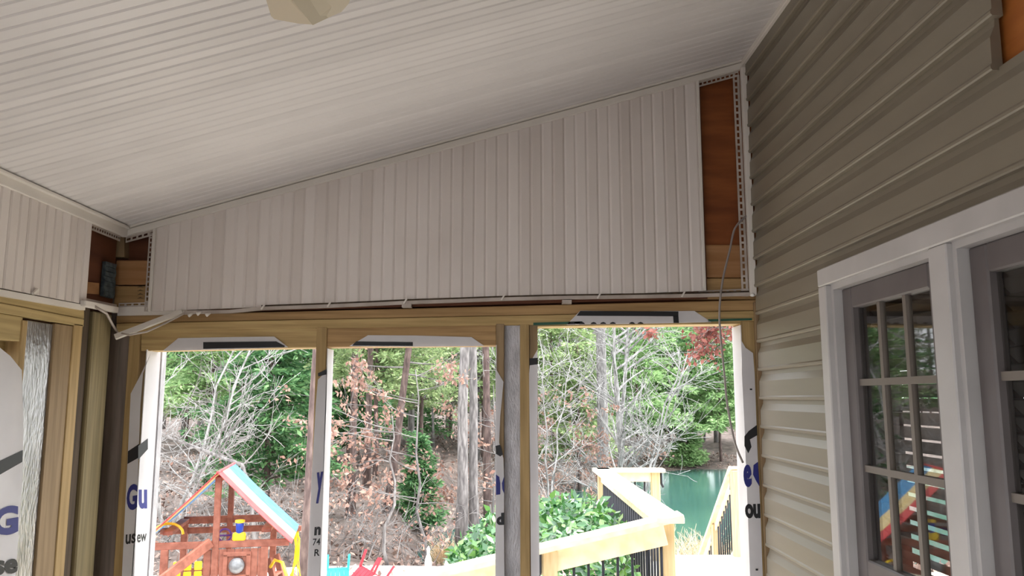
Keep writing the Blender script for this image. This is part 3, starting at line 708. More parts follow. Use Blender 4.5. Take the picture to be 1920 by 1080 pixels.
for b in range(5):
    ang = a0 + b * 2 * math.pi / 5
    g = G(); ring = outline; m = len(ring)
    vs = []
    for dz in (0, .006):
        for r, t in ring: vs.append((r * math.cos(ang) - t * math.sin(ang), r * math.sin(ang) + t * math.cos(ang), bladez(r, t) + dz))
        for r, t in ((rroot, 0), (rm - .02, tm * .6), (rm, tm)): vs.append((r * math.cos(ang) - t * math.sin(ang), r * math.sin(ang) + t * math.cos(ang), -.012 + dz if r < rm else bladez(r, t) + dz))
    mm = m + 3; fs = []
    it = min(range(m), key=lambda i: (ring[i][0] - rm) ** 2 + (ring[i][1] - tm) ** 2)
    A_ = list(range(0, it + 1)); B_ = list(range(it, m))
    for off, rev in ((0, 1), (mm, 0)):
        f1 = [off + i for i in A_] + [off + m + 1, off + m]; f2 = [off + i for i in B_] + [off + m, off + m + 1]
        for f in (f1, f2): fs.append(tuple(f[::-1]) if rev else tuple(f))
    fs += [(i, i + 1, mm + i + 1, mm + i) for i in range(m - 1)]
    g.add(vs, fs); bo = part('blade', g, m_fan, fan, local=True)
    g = G(); g.bar((.07 * math.cos(ang), .07 * math.sin(ang), .02), (.2 * math.cos(ang), .2 * math.sin(ang), .008), .03, .006); part('blade_arm', g, m_fanm, bo, local=True)
hz = zc(hub[0]) - zf
g = G(); g.lathe((0, 0, 0), [(.03, -.06), (.07, -.05), (.1, -.01), (.1, .05), (.05, .09), (.02, .1)], 20); part('motor', g, m_fanm, fan, local=True, smooth=True)
g = G(); g.tube([(0, 0, .09), (0, 0, hz - .03)], .012, 10); part('down_rod', g, m_fanm, fan, local=True, smooth=True)
g = G(); g.lathe((0, 0, hz - .07), [(.02, 0), (.05, .02), (.06, .06), (.06, .075)], 16); part('canopy', g, m_fanm, fan, local=True, smooth=True)

# ================================================================== OUTDOORS
# ---------------------------------------------------------------- ground and pond
WATER = -2.6
FARX = np.array((-60, -6.0, -3.4, -2.6, -1.2, 1.2, 4.5, 9.0, 20.0, 60.0))
FARY = np.array((16.5, 16.5, 18.0, 24.0, 28.0, 32.0, 41.0, 47.0, 50.0, 52.0))
def gz(x, y):
    x = np.asarray(x, float); y = np.asarray(y, float)
    yf = np.interp(x, FARX, FARY)
    near = -1.9 - .9 * np.clip((y - 16.5) / 6.0, 0, 1) * np.clip((x + 3.6) / 1.4, 0, 1) - .6 * np.clip((y - 22.5) / 4, 0, 1) * np.clip((x + 3.6) / 1.4, 0, 1)
    d = y - yf
    sl = np.where(x < -3, .06, .09)
    start = np.where(x < -3.6, -1.9, np.where(x < -2.2, -1.9 - .75 * np.clip((x + 3.6) / 1.4, 0, 1), -2.65))
    far = start + np.minimum(sl * d, .055 * d + .6) + .14 * np.sin(x * .9 + y * .4) * np.clip(d / 4, 0, 1)
    return np.where(d > 0, far, near)
nx, ny = 160, 170
gx = np.linspace(-60, 60, nx); gx = np.sign(gx) * np.abs(gx / 60) ** 1.6 * 60
gy = np.linspace(0, 1, ny) ** 1.5 * 125 - 12
X, Y = np.meshgrid(gx, gy); Z = gz(X, Y) + RNG.normal(size=X.shape) * .02
Z = np.where(Y < 3.3, -1.95, Z)
vs = np.stack([X, Y, Z], -1).reshape(-1, 3)
ii = np.arange(ny - 1)[:, None] * nx + np.arange(nx - 1)[None]
g = G(); g.addarr(vs, np.stack([ii, ii + 1, ii + nx + 1, ii + nx], -1).reshape(-1, 4))
thing('ground', g, m_ground, 'brown leaf-covered bank rising behind the pond', kind='structure', smooth=True, fix=False)
g = G(); g.addarr(np.array([(-4.2, 18, WATER), (60, 18, WATER), (60, 54, WATER), (-4.2, 54, WATER)]), np.array([[0, 1, 2, 3]]))
thing('pond', g, m_water, 'still green pond beyond the deck stairs', 'pond', fix=False)
g = G(); g.prism([(-9, 9, -1.93), (2.2, 9, -1.93), (2.2, 16.3, -1.93), (-.2, 17.4, -1.93), (-3, 17.6, -1.93), (-9, 16.9, -1.93)], (0, 0, .05))
thing('patio', g, m_patio, 'pale blown-out patio ground under the plastic chairs', kind='structure')
# fallen leaves
n = 26000
lx = RNG.uniform(-14, 16, n); ly = 15 + 40 * RNG.uniform(0, 1, n) ** 1.3; lz = gz(lx, ly)
ok = lz > WATER + .03
C = np.stack([lx, ly, lz + .03], -1)[ok]
g = G(); g.leaves(C, .16, .6, RNG, nrm=np.array((0, 0, 1.2)))
thing('leaf_litter', g, m_litter, 'fallen brown leaves scattered over the wooded bank', 'leaves', kind='stuff', fix=False)

# ---------------------------------------------------------------- deck and railings
dk = empty('deck', (1.8, 6, 0), 'sunlit pine deck outside the door opening', kind='structure')
g = G(); g.box(-.72, .72, 0, .138, -.038, 0); me = None
y = D + .13
RX = 1.02
meA = None; short = False
while y < 8.85:
    a = RX - .02; b = 2.75 if y > 8.0 else 7.0  # long boards run on unseen past the house, added to brighten the blind gaps
    if meA is None or (b < 5 and not short):
        short = b < 5
        g = G(); g.box(a, b, 0, .138, -.038, 0); meA = g.mesh('deck_plank', (1.8, 0, 0)); fixn(meA); meA.materials.append(m_deck)
    o = part('deck_plank', meA, m_deck, dk); o.location = (0, y - 6, 0); y += .144
g = G(); g.box(RX - .02, 2.75, 8.8, 8.84, -.3, -.04); part('rim_joist', g, m_rail, dk)
for px_, py_ in ((1.1, 8.7), (2.65, 8.7), (1.1, 5.3), (2.65, 5.3)):
    g = G(); g.box(px_ - .07, px_ + .07, py_ - .07, py_ + .07, -1.95, -.04); part('support_post', g, m_railpost, dk)
# ramp going down to the left beside the porch
SR = .215
rp = empty('ramp', (-.5, 4.2, -.3), 'wooden ramp sloping down beside the porch', kind='structure')
x = RX - .03
while x > -5:
    g = G(); za = -SR * (RX - x); zb = -SR * (RX - x + .14)
    g.hexa([(x - .138, D + .13, zb - .04), (x, D + .13, za - .04), (x, 5.3, za - .04), (x - .138, 5.3, zb - .04)], [(x - .138, D + .13, zb), (x, D + .13, za), (x, 5.3, za), (x - .138, 5.3, zb)])
    part('ramp_plank', g, m_deck, rp); x -= .144

def railing(label, P, Q, posts, capw=.18, skip=(), nb=12, capx=0.06, sub=.1, base=None, broff=.0, cap_ext=(0, 0)):
    """rail from P to Q (points on the cap's top, centre line)"""
    P = np.asarray(P, float); Q = np.asarray(Q, float); d = (Q - P); L = np.linalg.norm(d); u = d / L
    h = V(u[0], u[1], 0); h /= np.linalg.norm(h); s = np.cross(h, (0, 0, 1))
    r = empty('deck_railing', (P + Q) / 2 * V(1, 1, 0), label, 'railing', 'pine railings with black balusters')
    g = G(); A = P - u * cap_ext[0] - V(0, 0, .019); B = Q + u * cap_ext[1] - V(0, 0, .019); g.bar(A, B, capw, .038); part('top_rail', g, m_rail, r, bevel=.004)
    g = G(); o = V(0, 0, -.038 - sub / 2); g.bar(P + o + u * .02, Q + o - u * .02, .038, sub); part('sub_rail', g, m_rail, r, bevel=.004)
    o = V(0, 0, -.86); g = G(); g.bar(P + o, Q + o, .038, .09); part('bottom_rail', g, m_rail, r, bevel=.004)
    for t in posts:
        c = P + d * t; zb = c[2] - 1.0 if base is None else base
        g = G(); g.box(c[0] - .045, c[0] + .045, c[1] - .045, c[1] + .045, zb, c[2] - .039); part('post', g, m_railpost, r, bevel=.005)
        g = G(); q = c + u * .07 + V(0, 0, -.1) - s * .03; g.tube([q + V(0, 0, .06), q + V(0, 0, -.06), q + u * .02 + V(0, 0, -.1)], .014, 7); part('bracket', g, m_iron, r)
    for i in range(nb):
        t = (i + .5) / nb; c = P + d * t
        if any(abs(t - q) * L < .06 for q in posts): continue
        g = G(); g.tube([c + V(0, 0, -.12), c + V(0, 0, -.86)], .0095, 6); part('baluster', g, m_iron, r, smooth=True)
    return r
zr = .95
c0 = onZ(1248, 962, zr); c1 = onZ(1132, 880, zr); c2 = onZ(1230, 879, zr)
c0 = V(1.02, 5.2, zr); c1 = V(.99, 8.6, zr); c2 = V(1.6, 8.6, zr)
La = onY(830, 1066, 5.2)
Lz = La + (La - c0) * 1.2
tq = lambda px: (onY(px, 1000, 5.2)[0] - c0[0]) / (Lz[0] - c0[0])
railing('pine railing with black balusters sloping down to the left outside the door', c0, Lz, [tq(1031), tq(1031) * 2.3, .98], nb=34, cap_ext=(.09, 0), sub=.14)
railing('pine railing running back along the deck edge behind the shrub', c0, c1, [.015, .99], nb=32, cap_ext=(.09, .09))
railing('short pine railing at the far left end of the deck by the pond', c1, c2, [.94], nb=6, cap_ext=(.05, .06))
# stair rail on the right
xs = onZ(1380, 876, zr)[0]
S0 = V(xs, 8.8, zr); S1 = V(xs, 8.8 + 2.4, zr - 2.4 * .78)
r = railing('steep pine stair railing descending to the pond bank', S0, S1, [.0, .38, .97], nb=26, capw=.14, cap_ext=(.02, 0))
st = empty('stairs', (xs - .5, 9.5, -1), 'wooden stairs dropping from the deck end to the bank', kind='structure')
for i in range(9):
    g = G(); g.box(1.65, xs, 8.85 + i * .25, 8.85 + i * .25 + .27, -.2 - i * .195 - .04, -.2 - i * .195); part('stair_tread', g, m_deck, st)

# ---------------------------------------------------------------- branching helpers
def bez(p, d, L, bend, n=5):
    t = np.linspace(0, 1, n)[:, None]; return p + d * L * t + bend * L * t * t
def grow(g, p, d, L, r, depth, rng, tips, k=5, spread=.7, nch=(3, 5), up=.15, ratio=.62, minr=.004):
    d = d / np.linalg.norm(d); b = rng.normal(size=3) * .18; b[2] += up
    P = bez(p, d, L, b); R = np.linspace(r, max(r * .45, minr), len(P)); g.tube(P, R, k if depth > 1 else 3, cap=False)
    if depth <= 0:
        tips.append(P); return
    for _ in range(rng.integers(*nch)):
        t = rng.uniform(.3, 1); q = P[0] + (P[-1] - P[0]) * t; j = t * (len(P) - 1); i = min(int(j), len(P) - 2); q = P[i] + (P[i + 1] - P[i]) * (j - i)
        nd = (P[i + 1] - P[i]); nd /= np.linalg.norm(nd); nd = nd + rng.normal(size=3) * spread
        grow(g, q, nd, L * ratio * rng.uniform(.7, 1.2), max(r * (1 - .55 * t) * .55, minr), depth - 1, rng, tips, k, spread, nch, up, ratio, minr)
def ptsalong(tips, per, rng, jit):
    C = []
    for P in tips:
        t = rng.uniform(.15, 1, per); j = t * (len(P) - 1); i = np.minimum(j.astype(int), len(P) - 2)
        C.append(P[i] + (P[i + 1] - P[i]) * (j - i)[:, None] + rng.normal(size=(per, 3)) * jit)
    return np.concatenate(C) if C else np.zeros((0, 3))
TREES = 'trees of the woods behind the deck'
def base_at(px, Y):
    x = onY(px, 800, Y)[0]; return V(x, Y, float(gz(x, Y)) - .05)
def trunk_pts(b, top, wob, rng, n=7):
    t = np.linspace(0, 1, n)[:, None]; P = b + (top - b) * t; P[1:-1, :2] += rng.normal(size=(n - 2, 2)) * wob; return P
def trunk_tree(label, b, top, r, bark, rng, nb=10, leafmat=None, per=14, leaf=.12, asp=.5, blen=1.6, low=.25, depth=2, droop=0., name='tree', leafz=None, branchmat=None):
    t = empty(name, b, label, 'tree', TREES)
    P = trunk_pts(b, top, .02, rng); g = G(); R = np.linspace(r, r * .6, len(P)); R[0] *= 1.25; g.tube(P, R, 12, cap=True); part('trunk', g, bark, t, smooth=True)
    if nb:
        g = G(); tips = []
        for i in range(nb):
            s = rng.uniform(low, 1); j = s * (len(P) - 1); q = P[min(int(j), len(P) - 2)] + (P[min(int(j), len(P) - 2) + 1] - P[min(int(j), len(P) - 2)]) * (j - int(min(j, len(P) - 2)))
            a = rng.uniform(0, 6.28); grow(g, q, V(math.cos(a), math.sin(a), .15 - droop), blen * rng.uniform(.6, 1.3), .016 + r * .12, depth, rng, tips, spread=.55, up=.1 - droop * .5)
        part('branches', g, branchmat or m_twig, t, fix=False)
        if leafmat:
            C = ptsalong(tips, per, rng, .06); g = G(); g.leaves(C, leaf, asp, rng); part('foliage', g, leafmat, t, fix=False, kind='stuff')
    return t
def conifer(label, b, h, rad, z0, mat, rng, nb=70, per=170, leaf=.17, asp=.34, bark=None, name='evergreen_tree', tr=.1, droop=.25, conic=.85, lean=(0, 0)):
    leaf *= 1.35; nb = int(nb * 1.25)
    t = empty(name, b, label, 'tree', TREES); top = b + V(lean[0], lean[1], h)
    g = G(); g.tube(trunk_pts(b, top, .03, rng), np.linspace(tr, tr * .25, 7), 9); part('trunk', g, bark or m_barkr, t, smooth=True)
    g = G(); f = G(); Cs = []; As = []
    for i in range(nb):
        s = (i + rng.uniform(0, 1)) / nb; z = z0 + (h - z0) * s; L = rad * (1 - conic * s) * rng.uniform(.6, 1.1); a = rng.uniform(0, 6.28)
        p = b + (top - b) * (z / h); d = V(math.cos(a), math.sin(a), .25)
        P = bez(p, d, L, V(0, 0, -droop), 5); g.tube(P, np.linspace(.022, .006, 5), 4, cap=False)
        m = int(per * (.4 + .6 * L / rad)); tt = rng.uniform(.12, 1, m); j = tt * 4; k = np.minimum(j.astype(int), 3)
        q = P[k] + (P[k + 1] - P[k]) * (j - k)[:, None]
        side = np.cross(d, (0, 0, 1)); lat = rng.normal(size=m) * (.16 + .22 * (1 - tt)) * min(1, L)
        q = q + side * lat[:, None] + rng.normal(size=(m, 3)) * V(.05, .05, .07)
        Cs.append(q); ax = d[None] * .8 + side[None] * np.sign(lat)[:, None] * .7 + V(0, 0, -.25); As.append(ax)
    part('branches', g, m_barkr, t, fix=False)
    f.leaves(np.concatenate(Cs), leaf, asp, rng, nrm=V(0, 0, .8), axis=np.concatenate(As) * 1.2, jit=.5); part('foliage', f, mat, t, fix=False, kind='stuff')
    return t
R_ = lambda s: np.random.default_rng(s)

# left window ----------------------------------------------------------
trunk_tree('dark straight tree trunk just left of the centre window stud', base_at(576, 14.5), base_at(576, 14.5) + V(.25, 0, 11), .075, m_barkr, R_(1), nb=6, low=.6, blen=1.2)
conifer('dense green evergreen tree filling the left window above the play fort', base_at(505, 22), 6.4, 2.3, .9, m_gd, R_(2), nb=80, per=210, conic=.6)
conifer('light green evergreen at the top left of the left window', base_at(395, 30), 7.5, 2.8, 2.4, m_gl, R_(3), nb=70, per=170, conic=.6)
conifer('dark evergreen half hidden behind the centre window stud', base_at(600, 31), 7, 3.0, 1.0, m_gd, R_(4), nb=80, per=180, conic=.6)
conifer('small evergreen at the far left edge of the left window', base_at(300, 36), 7, 2.4, 2.0, m_gd, R_(5), nb=60, per=140, conic=.6)
def bare(label, px, Y, h, r, rng, mat=None, stems=1, nch=(3, 5), depth=3, spread=.6, sp0=.12, ratio=.6, name='bare_tree', up=.12, lean=(0, 0), bl=1):
    b = base_at(px, Y); t = empty(name, b, label, 'tree', TREES); g = G(); tips = []; gt = G()
    for s in range(stems):
        d = V(rng.normal() * sp0 + lean[0], rng.normal() * sp0 + lean[1], 1); top = b + d * h
        P = trunk_pts(b + V(rng.normal() * .05 * (stems > 1), 0, 0), top, .07, rng, 9); R = np.linspace(r, r * .35, 9); gt.tube(P, R, 8)
        for i in range(int(h * 2.6 * bl)):
            j = rng.uniform(1.2, 7.8); q = P[int(j)] + (P[int(j) + 1] - P[int(j)]) * (j - int(j)); a = rng.uniform(0, 6.28)
            grow(g, q, V(math.cos(a), math.sin(a) * .7, .55), h * .2 * rng.uniform(.5, 1.2), r * .4, depth - 1, rng, tips, spread=spread, up=up, nch=nch, ratio=ratio, minr=.007)
    part('trunk', gt, mat or m_barkp, t, smooth=True, fix=False); part('branches', g, mat or m_barkp, t, fix=False)
    return t
bare('pale bare multi-stemmed sapling at the left of the left window', 332, 19, 6.0, .045, R_(6), stems=3, sp0=.16)
bare('thin grey bare sapling behind the play fort roof', 420, 20, 3.8, .03, R_(7), stems=2, sp0=.25, mat=m_twig)
# fallen limb
A = onY(286, 812, 17); B = onY(365, 838, 16.6); C_ = onY(455, 872, 16.2); E = onY(470, 930, 16)
t = empty('dead_limb', E, 'grey dead limb leaning down across the left window', 'branch')
g = G(); g.tube([A, onY(310, 818, 16.9), B, C_, E, E + V(.2, 0, -1.4)], [.018, .026, .032, .036, .04, .045], 8); part('limb', g, m_barkg, t, smooth=True)
g = G(); rr = R_(9); tips = []
for q in (A, B, (A + B) / 2, (B + C_) / 2, C_):
    for _ in range(4): grow(g, q, V(rr.normal() * .7, rr.normal() * .4, rr.normal() * .6 + .2), rr.uniform(.5, 1.2), .016, 2, rr, tips)
part('twigs', g, m_twig, t, fix=False)

# brush (tangled undergrowth)
def brush(label, px, Y, n, h, seed, mat=None, w=.8):
    rng = R_(seed); b = base_at(px, Y); t = empty('brush', b, label, 'brush', 'bare undergrowth on the bank'); g = G(); tips = []
    for i in range(n):
        p = b + V(rng.normal() * w * .5, rng.normal() * w * .4, 0); grow(g, p, V(rng.normal() * .6, rng.normal() * .4, 1), h * rng.uniform(.5, 1.1), .012, 2, rng, tips, spread=.6, up=-.05, nch=(3, 6), minr=.0045)
    part('stems', g, mat or m_twig, t, fix=False)
    C = ptsalong(tips[::3], 2, rng, .04); gg = G(); gg.leaves(C, .09, .55, rng); part('dry_leaves', gg, m_brownl, t, fix=False, kind='stuff')
for i, (px, Y, n, h, lab) in enumerate(((310, 16.5, 9, 1.5, 'tangled bare brush left of the play fort'), (380, 18.5, 10, 1.7, 'tangled bare brush behind the left slope of the play fort roof'),
        (470, 17.5, 10, 1.6, 'grey brush seen under the play fort roof'), (555, 18, 10, 1.5, 'grey brush right of the play fort roof'), (650, 18.5, 9, 1.3, 'brown brush behind the turquoise chair'),
        (715, 19.5, 9, 1.3, 'brown brush behind the red chair'), (780, 20, 8, 1.2, 'brown brush at the water edge left of the twin trunks'), (905, 30, 8, 1.8, 'brown brush behind the twin grey trunks'), (1045, 35, 9, 2.0, 'brown brush on the bank left of the pale tree'), (1260, 52, 9, 2.2, 'grey brush along the far pond shore'))):
    brush(lab, px, Y, n, h, 40 + i)

# middle window ---------------------------------------------------------
trunk_tree('reddish pine trunk in the left part of the middle window', base_at(662, 23), base_at(662, 23) + V(-.05, 0, 12), .12, m_barkr, R_(11), nb=12, low=.42, leafmat=m_go, per=30, leaf=.16, asp=.25, blen=1.7, droop=.2)
trunk_tree('darker pine trunk just right of the reddish one', base_at(690, 27), base_at(690, 27) + V(0, 0, 12), .12, m_barkr, R_(12), nb=8, low=.42, leafmat=m_go, per=30, leaf=.16, asp=.25, blen=1.7, droop=.2)
trunk_tree('leaning pine trunk in the centre of the middle window', base_at(729, 23.5), base_at(760, 23.5) + V(.55, 0, 10), .12, m_barkr, R_(13), nb=12, low=.42, leafmat=m_go, per=34, leaf=.16, asp=.25, blen=1.8, droop=.2)
trunk_tree('stout light grey trunk, left of the twin pair in the middle window', base_at(866, 20.5), base_at(868, 20.5) + V(.12, 0, 12), .15, m_barkg, R_(14), nb=5, low=.5, blen=1.6)
trunk_tree('second grey trunk, right of the twin pair in the middle window', base_at(893, 21), base_at(890, 21) + V(-.2, 0, 12), .13, m_barkg, R_(15), nb=5, low=.5, blen=1.6)
trunk_tree('slim brownish trunk behind the twin grey trunks', base_at(918, 24), base_at(905, 24) + V(-.1, 0, 12), .13, m_barkr, R_(16), nb=5, low=.45, blen=1.6)
conifer('olive pine boughs hanging at the top of the middle window', base_at(705, 29), 7.5, 3.4, 3.0, m_go, R_(17), nb=80, per=190, conic=.5)
conifer('rounded green cedar bush left of the twin grey trunks', base_at(788, 24.5), 2.7, .85, .1, m_gd, R_(18), nb=70, per=150, leaf=.13, conic=.75, droop=.0, name='cedar_bush')
conifer('olive evergreen behind the leaning pine trunk', base_at(790, 34), 11, 3.0, 2.2, m_go, R_(19), nb=70, per=160, conic=.5)
conifer('dark evergreen thicket behind the reddish pine trunk', base_at(655, 32), 6, 2.4, .6, m_gd, R_(20), nb=70, per=160, conic=.6)
def beech(label, px, Y, h, seed, nb=9, mat=None, blen=1.5, per=8, low=.3, lean=(0, 0), leaf=.13, side=None):
    rng = R_(seed); b = base_at(px, Y); t = empty('beech_sapling', b, label, 'tree', TREES); top = b + V(lean[0], lean[1], h)
    P = trunk_pts(b, top, .08, rng, 8); g = G(); g.tube(P, np.linspace(.045, .012, 8), 7); part('trunk', g, m_barkg, t, smooth=True); g = G(); tips = []
    for i in range(nb):
        j = rng.uniform(low, .97) * 7; q = P[int(j)] + (P[int(j) + 1] - P[int(j)]) * (j - int(j)); a = rng.uniform(0, 6.28)
        dx = side * abs(math.cos(a)) if side else math.cos(a)
        grow(g, q, V(dx, math.sin(a) * .6, .12), blen * rng.uniform(.6, 1.2), .014, 2, rng, tips, spread=.5, up=.04, nch=(3, 5), minr=.004)
    part('branches', g, m_twig, t, fix=False)
    C = ptsalong(tips, per, rng, .05); gg = G(); gg.leaves(C, leaf, .55, rng, axis=V(0, 0, -.6)); part('dry_leaves', gg, mat or m_brownl, t, fix=False, kind='stuff')
    return t
beech('beech sapling with pinkish dry leaves beside the leaning pine', 800, 19.5, 4.8, 21, 12, lean=(-.3, 0))
beech('beech sapling with long low leafy branches left of the leaning pine', 735, 18, 3.4, 22, 6, low=.45, side=-1, blen=1.5, per=5)
beech('beech sapling with dry leaves right of the twin trunks', 925, 23, 5.0, 23, 12)
beech('beech sapling with dry leaves at the left of the door view', 1035, 26, 4.4, 24, 12)
beech('low beech sapling with peach leaves left of the pale tree', 1075, 30, 3.8, 25, 11)
# door opening ----------------------------------------------------------
trunk_tree('tall grey trunk rising behind the deck corner', base_at(1131, 33), base_at(1131, 33) + V(-.1, 0, 14), .26, m_barkg, R_(31), nb=5, low=.5, blen=2.2)
bare('pale bare tree with wide spreading branches behind the deck corner', 1152, 27, 8.5, .11, R_(32), stems=2, sp0=.08, spread=.55, ratio=.7, bl=1.1)
bare('pale bare sapling leaning right beside the tall grey trunk', 1165, 26, 6.5, .05, R_(33), stems=2, sp0=.12, lean=(.28, 0), ratio=.7)
bare('fine bare tree at the left edge of the door view', 1020, 24, 6, .04, R_(34), stems=3, sp0=.2)
conifer('bright green evergreen across the pond, left of the russet branch', base_at(1255, 50), 9, 4.2, 1.8, m_gl, R_(35), nb=80, per=190, leaf=.26, conic=.5)
conifer('bright green evergreen across the pond at the right of the door view', base_at(1350, 51), 9, 4.6, 2.0, m_gl, R_(36), nb=80, per=190, leaf=.26, conic=.5)
conifer('green evergreen right of the tall grey trunk', base_at(1195, 46), 11, 3.4, 2.2, m_gl, R_(37), nb=70, per=170, leaf=.24, conic=.5)
conifer('olive evergreen at the left of the door view', base_at(1035, 44), 12, 3.4, 3.0, m_go, R_(38), nb=70, per=160, leaf=.22, conic=.5)
conifer('low green shrub on the far pond shore', base_at(1285, 49.5), 2.6, 1.5, .1, m_gl, R_(39), nb=50, per=120, leaf=.2, conic=.6, name='shore_shrub', droop=.1)
conifer('olive evergreen behind the twin grey trunks', base_at(905, 40), 12, 3.4, 2.8, m_go, R_(30), nb=70, per=160, leaf=.22, conic=.5)
for px, Y, h, rad, z0, mt, lab in ((1085, 38, 7, 2.6, 1.4, m_go, 'olive evergreen between the peach beech and the tall grey trunk'), (1180, 56, 8, 3.4, 1.0, m_gl, 'green evergreen behind the spreading pale tree'), (1305, 60, 9, 4.0, 1.2, m_gd, 'dark green evergreen between the two bright ones across the pond'),
        (1395, 57, 9, 4.0, 1.5, m_gl, 'bright evergreen partly hidden by the right door jamb'), (740, 40, 7, 3.2, .4, m_gd, 'dark evergreen behind the leaning pine trunk low on the bank'), (845, 44, 8, 3.2, 1.4, m_go, 'olive evergreen just left of the stout grey trunk'),
        (450, 36, 7.5, 3.0, .6, m_gd, 'dark evergreen behind the apex of the play fort roof'), (350, 40, 8, 3.2, 1.0, m_go, 'olive evergreen behind the pale multi-stemmed sapling'), (985, 48, 8, 3.2, 1.6, m_go, 'olive evergreen behind the post beside the door')):
    conifer(lab, base_at(px, Y), h, rad, z0, mt, R_(int(px)), nb=70, per=150, leaf=.2, conic=.55)
# russet oak branch from the right
rng = R_(50); b = V(6.2, 18, float(gz(6.2, 18)) - .05); t = empty('oak_tree', b, 'oak with russet leaves reaching into the top right of the door view', 'tree', TREES)
g = G(); P = trunk_pts(b, b + V(-.1, 0, 11), .05, rng); g.tube(P, np.linspace(.14, .09, 7), 9); part('trunk', g, m_barkg, t, smooth=True)
g = G(); tips = []
for i in range(16):
    q = b + V(0, 0, rng.uniform(4.9, 8.5)); grow(g, q, V(-1, rng.normal() * .3, rng.uniform(-.2, .1)), rng.uniform(1.0, 1.9), .02, 2, rng, tips, spread=.4, up=-.06, nch=(3, 6), minr=.004)
part('branches', g, m_twig, t, fix=False)
C = ptsalong(tips, 9, rng, .05); gg = G(); gg.leaves(C, .14, .55, rng, axis=V(0, 0, -.6)); part('dry_leaves', gg, m_redl, t, fix=False, kind='stuff')

# woods further back: look-alikes
def copytree(root, loc, rz, s, label=None):
    r = root.copy(); col.objects.link(r); r.location = loc; r.rotation_euler = (0, 0, rz); r.scale = (s, s, s)
    if label: r['label'] = label
    for c in root.children:
        d = c.copy(); col.objects.link(d); d.parent = r
    return r
lab1 = 'thin grey trunk standing in the hazy woods far behind'; g1 = 'far bare trunks'
lab2 = 'olive evergreen blurred into the far woods'; g2 = 'far evergreens'
rng = R_(60)
fb = trunk_tree(lab1, V(-30, 70, float(gz(-30, 70))), V(-30, 70, 16), .14, m_barkg, R_(61), nb=22, low=.12, blen=2.2); fb['group'] = g1
fc = conifer(lab2, V(-26, 74, float(gz(-26, 74))), 15, 4.4, 2.0, m_go, R_(62), nb=70, per=90, leaf=.34, conic=.5); fc['group'] = g2
fd = conifer('dark evergreen blurred into the far woods', V(-20, 78, float(gz(-20, 78))), 15, 4.4, 1.0, m_gd, R_(63), nb=70, per=90, leaf=.34, conic=.5); fd['group'] = 'far dark evergreens'
fe = bare(lab1, 1000, 66, 12, .09, R_(64), mat=m_twig, stems=1); fe['group'] = g1; fe['label'] = lab1
for i in range(52):
    px = rng.uniform(270, 1420); Y = rng.uniform(54, 86)
    if px < 930: Y = rng.uniform(36, 80)
    if px > 1180: Y = rng.uniform(56, 90)
    b = base_at(px, Y); copytree(fb if i % 3 else fe, b, rng.uniform(0, 6.28), rng.uniform(.7, 1.2))
for i in range(34):
    px = 260 + 1180 * (i + rng.uniform(0, 1)) / 34; Y = rng.uniform(70, 98); b = base_at(px, Y); copytree(fc if i % 2 else fd, b, rng.uniform(0, 6.28), rng.uniform(.8, 1.25))

for i in range(26):      # woods go on to either side of the view
    px = rng.uniform(1440, 2500) if i % 2 else rng.uniform(-500, 250); Y = rng.uniform(56, 90); b = base_at(px, Y); copytree((fb, fc, fd)[i % 3], b, rng.uniform(0, 6.28), rng.uniform(.8, 1.25))
# ---------------------------------------------------------------- broadleaf shrub by the deck
rng = R_(70); sb = empty('broadleaf_shrub', (.3, 6.6, -1.9), 'big glossy green broadleaf shrub behind the sloping deck railing', 'shrub')
g = G()
for i in range(22):
    a = rng.uniform(0, 6.28); e = V(.35 + .6 * math.cos(a) * rng.uniform(.3, 1), 6.7 + .7 * math.sin(a) * rng.uniform(.3, 1), rng.uniform(.1, .7))
    g.tube(bez(V(.3 + rng.normal() * .1, 6.7 + rng.normal() * .1, -1.9), (e - V(.3, 6.7, -1.9)), 1, V(0, 0, .1)), np.linspace(.02, .006, 5), 5, cap=False)
part('stems', g, m_barkg, sb, fix=False)
prof_px = [(842, 1030), (870, 1006), (900, 980), (925, 955), (960, 945), (1012, 938), (1050, 925), (1090, 935), (1120, 930), (1150, 952), (1168, 975)]
cen = []; nrm = []
for _ in range(7000):
    px = rng.uniform(842, 1168); top = np.interp(px, [p[0] for p in prof_px], [p[1] for p in prof_px]) + 4
    Y = rng.uniform(5.55, 7.9); x = onY(px, 950, 6.6)[0]
    if x > .88: x = .88
    zt = onY(px, top, 6.6)[2]; edge = ((Y - 6.6) / 1.35) ** 2; zt = zt - .45 * edge
    z = zt - abs(rng.normal()) * .22 if rng.uniform() < .6 else rng.uniform(-1.5, zt)
    cen.append((x, Y, z)); nrm.append((rng.normal() * .3, -.5 + rng.normal() * .3, .9))
cen = np.array(cen); nrm = np.array(nrm)
score = cen[:, 1] - 1.4 * cen[:, 2]; order = np.argsort(score)
def leafmesh():
    me = bpy.data.meshes.new('leaf')
    Vx = [(0, 0, 0), (.35, .2, .05), (.7, .2, .06), (1, 0, .0), (.7, -.2, .06), (.35, -.2, .05), (.35, 0, 0), (.7, 0, .01)]
    me.from_pydata([tuple(np.array(v) * .082) for v in Vx], [], [(0, 6, 1), (1, 6, 7, 2), (2, 7, 3), (0, 5, 6), (5, 4, 7, 6), (4, 3, 7)]); me.materials.append(m_shrub1); return me
lm = leafmesh()
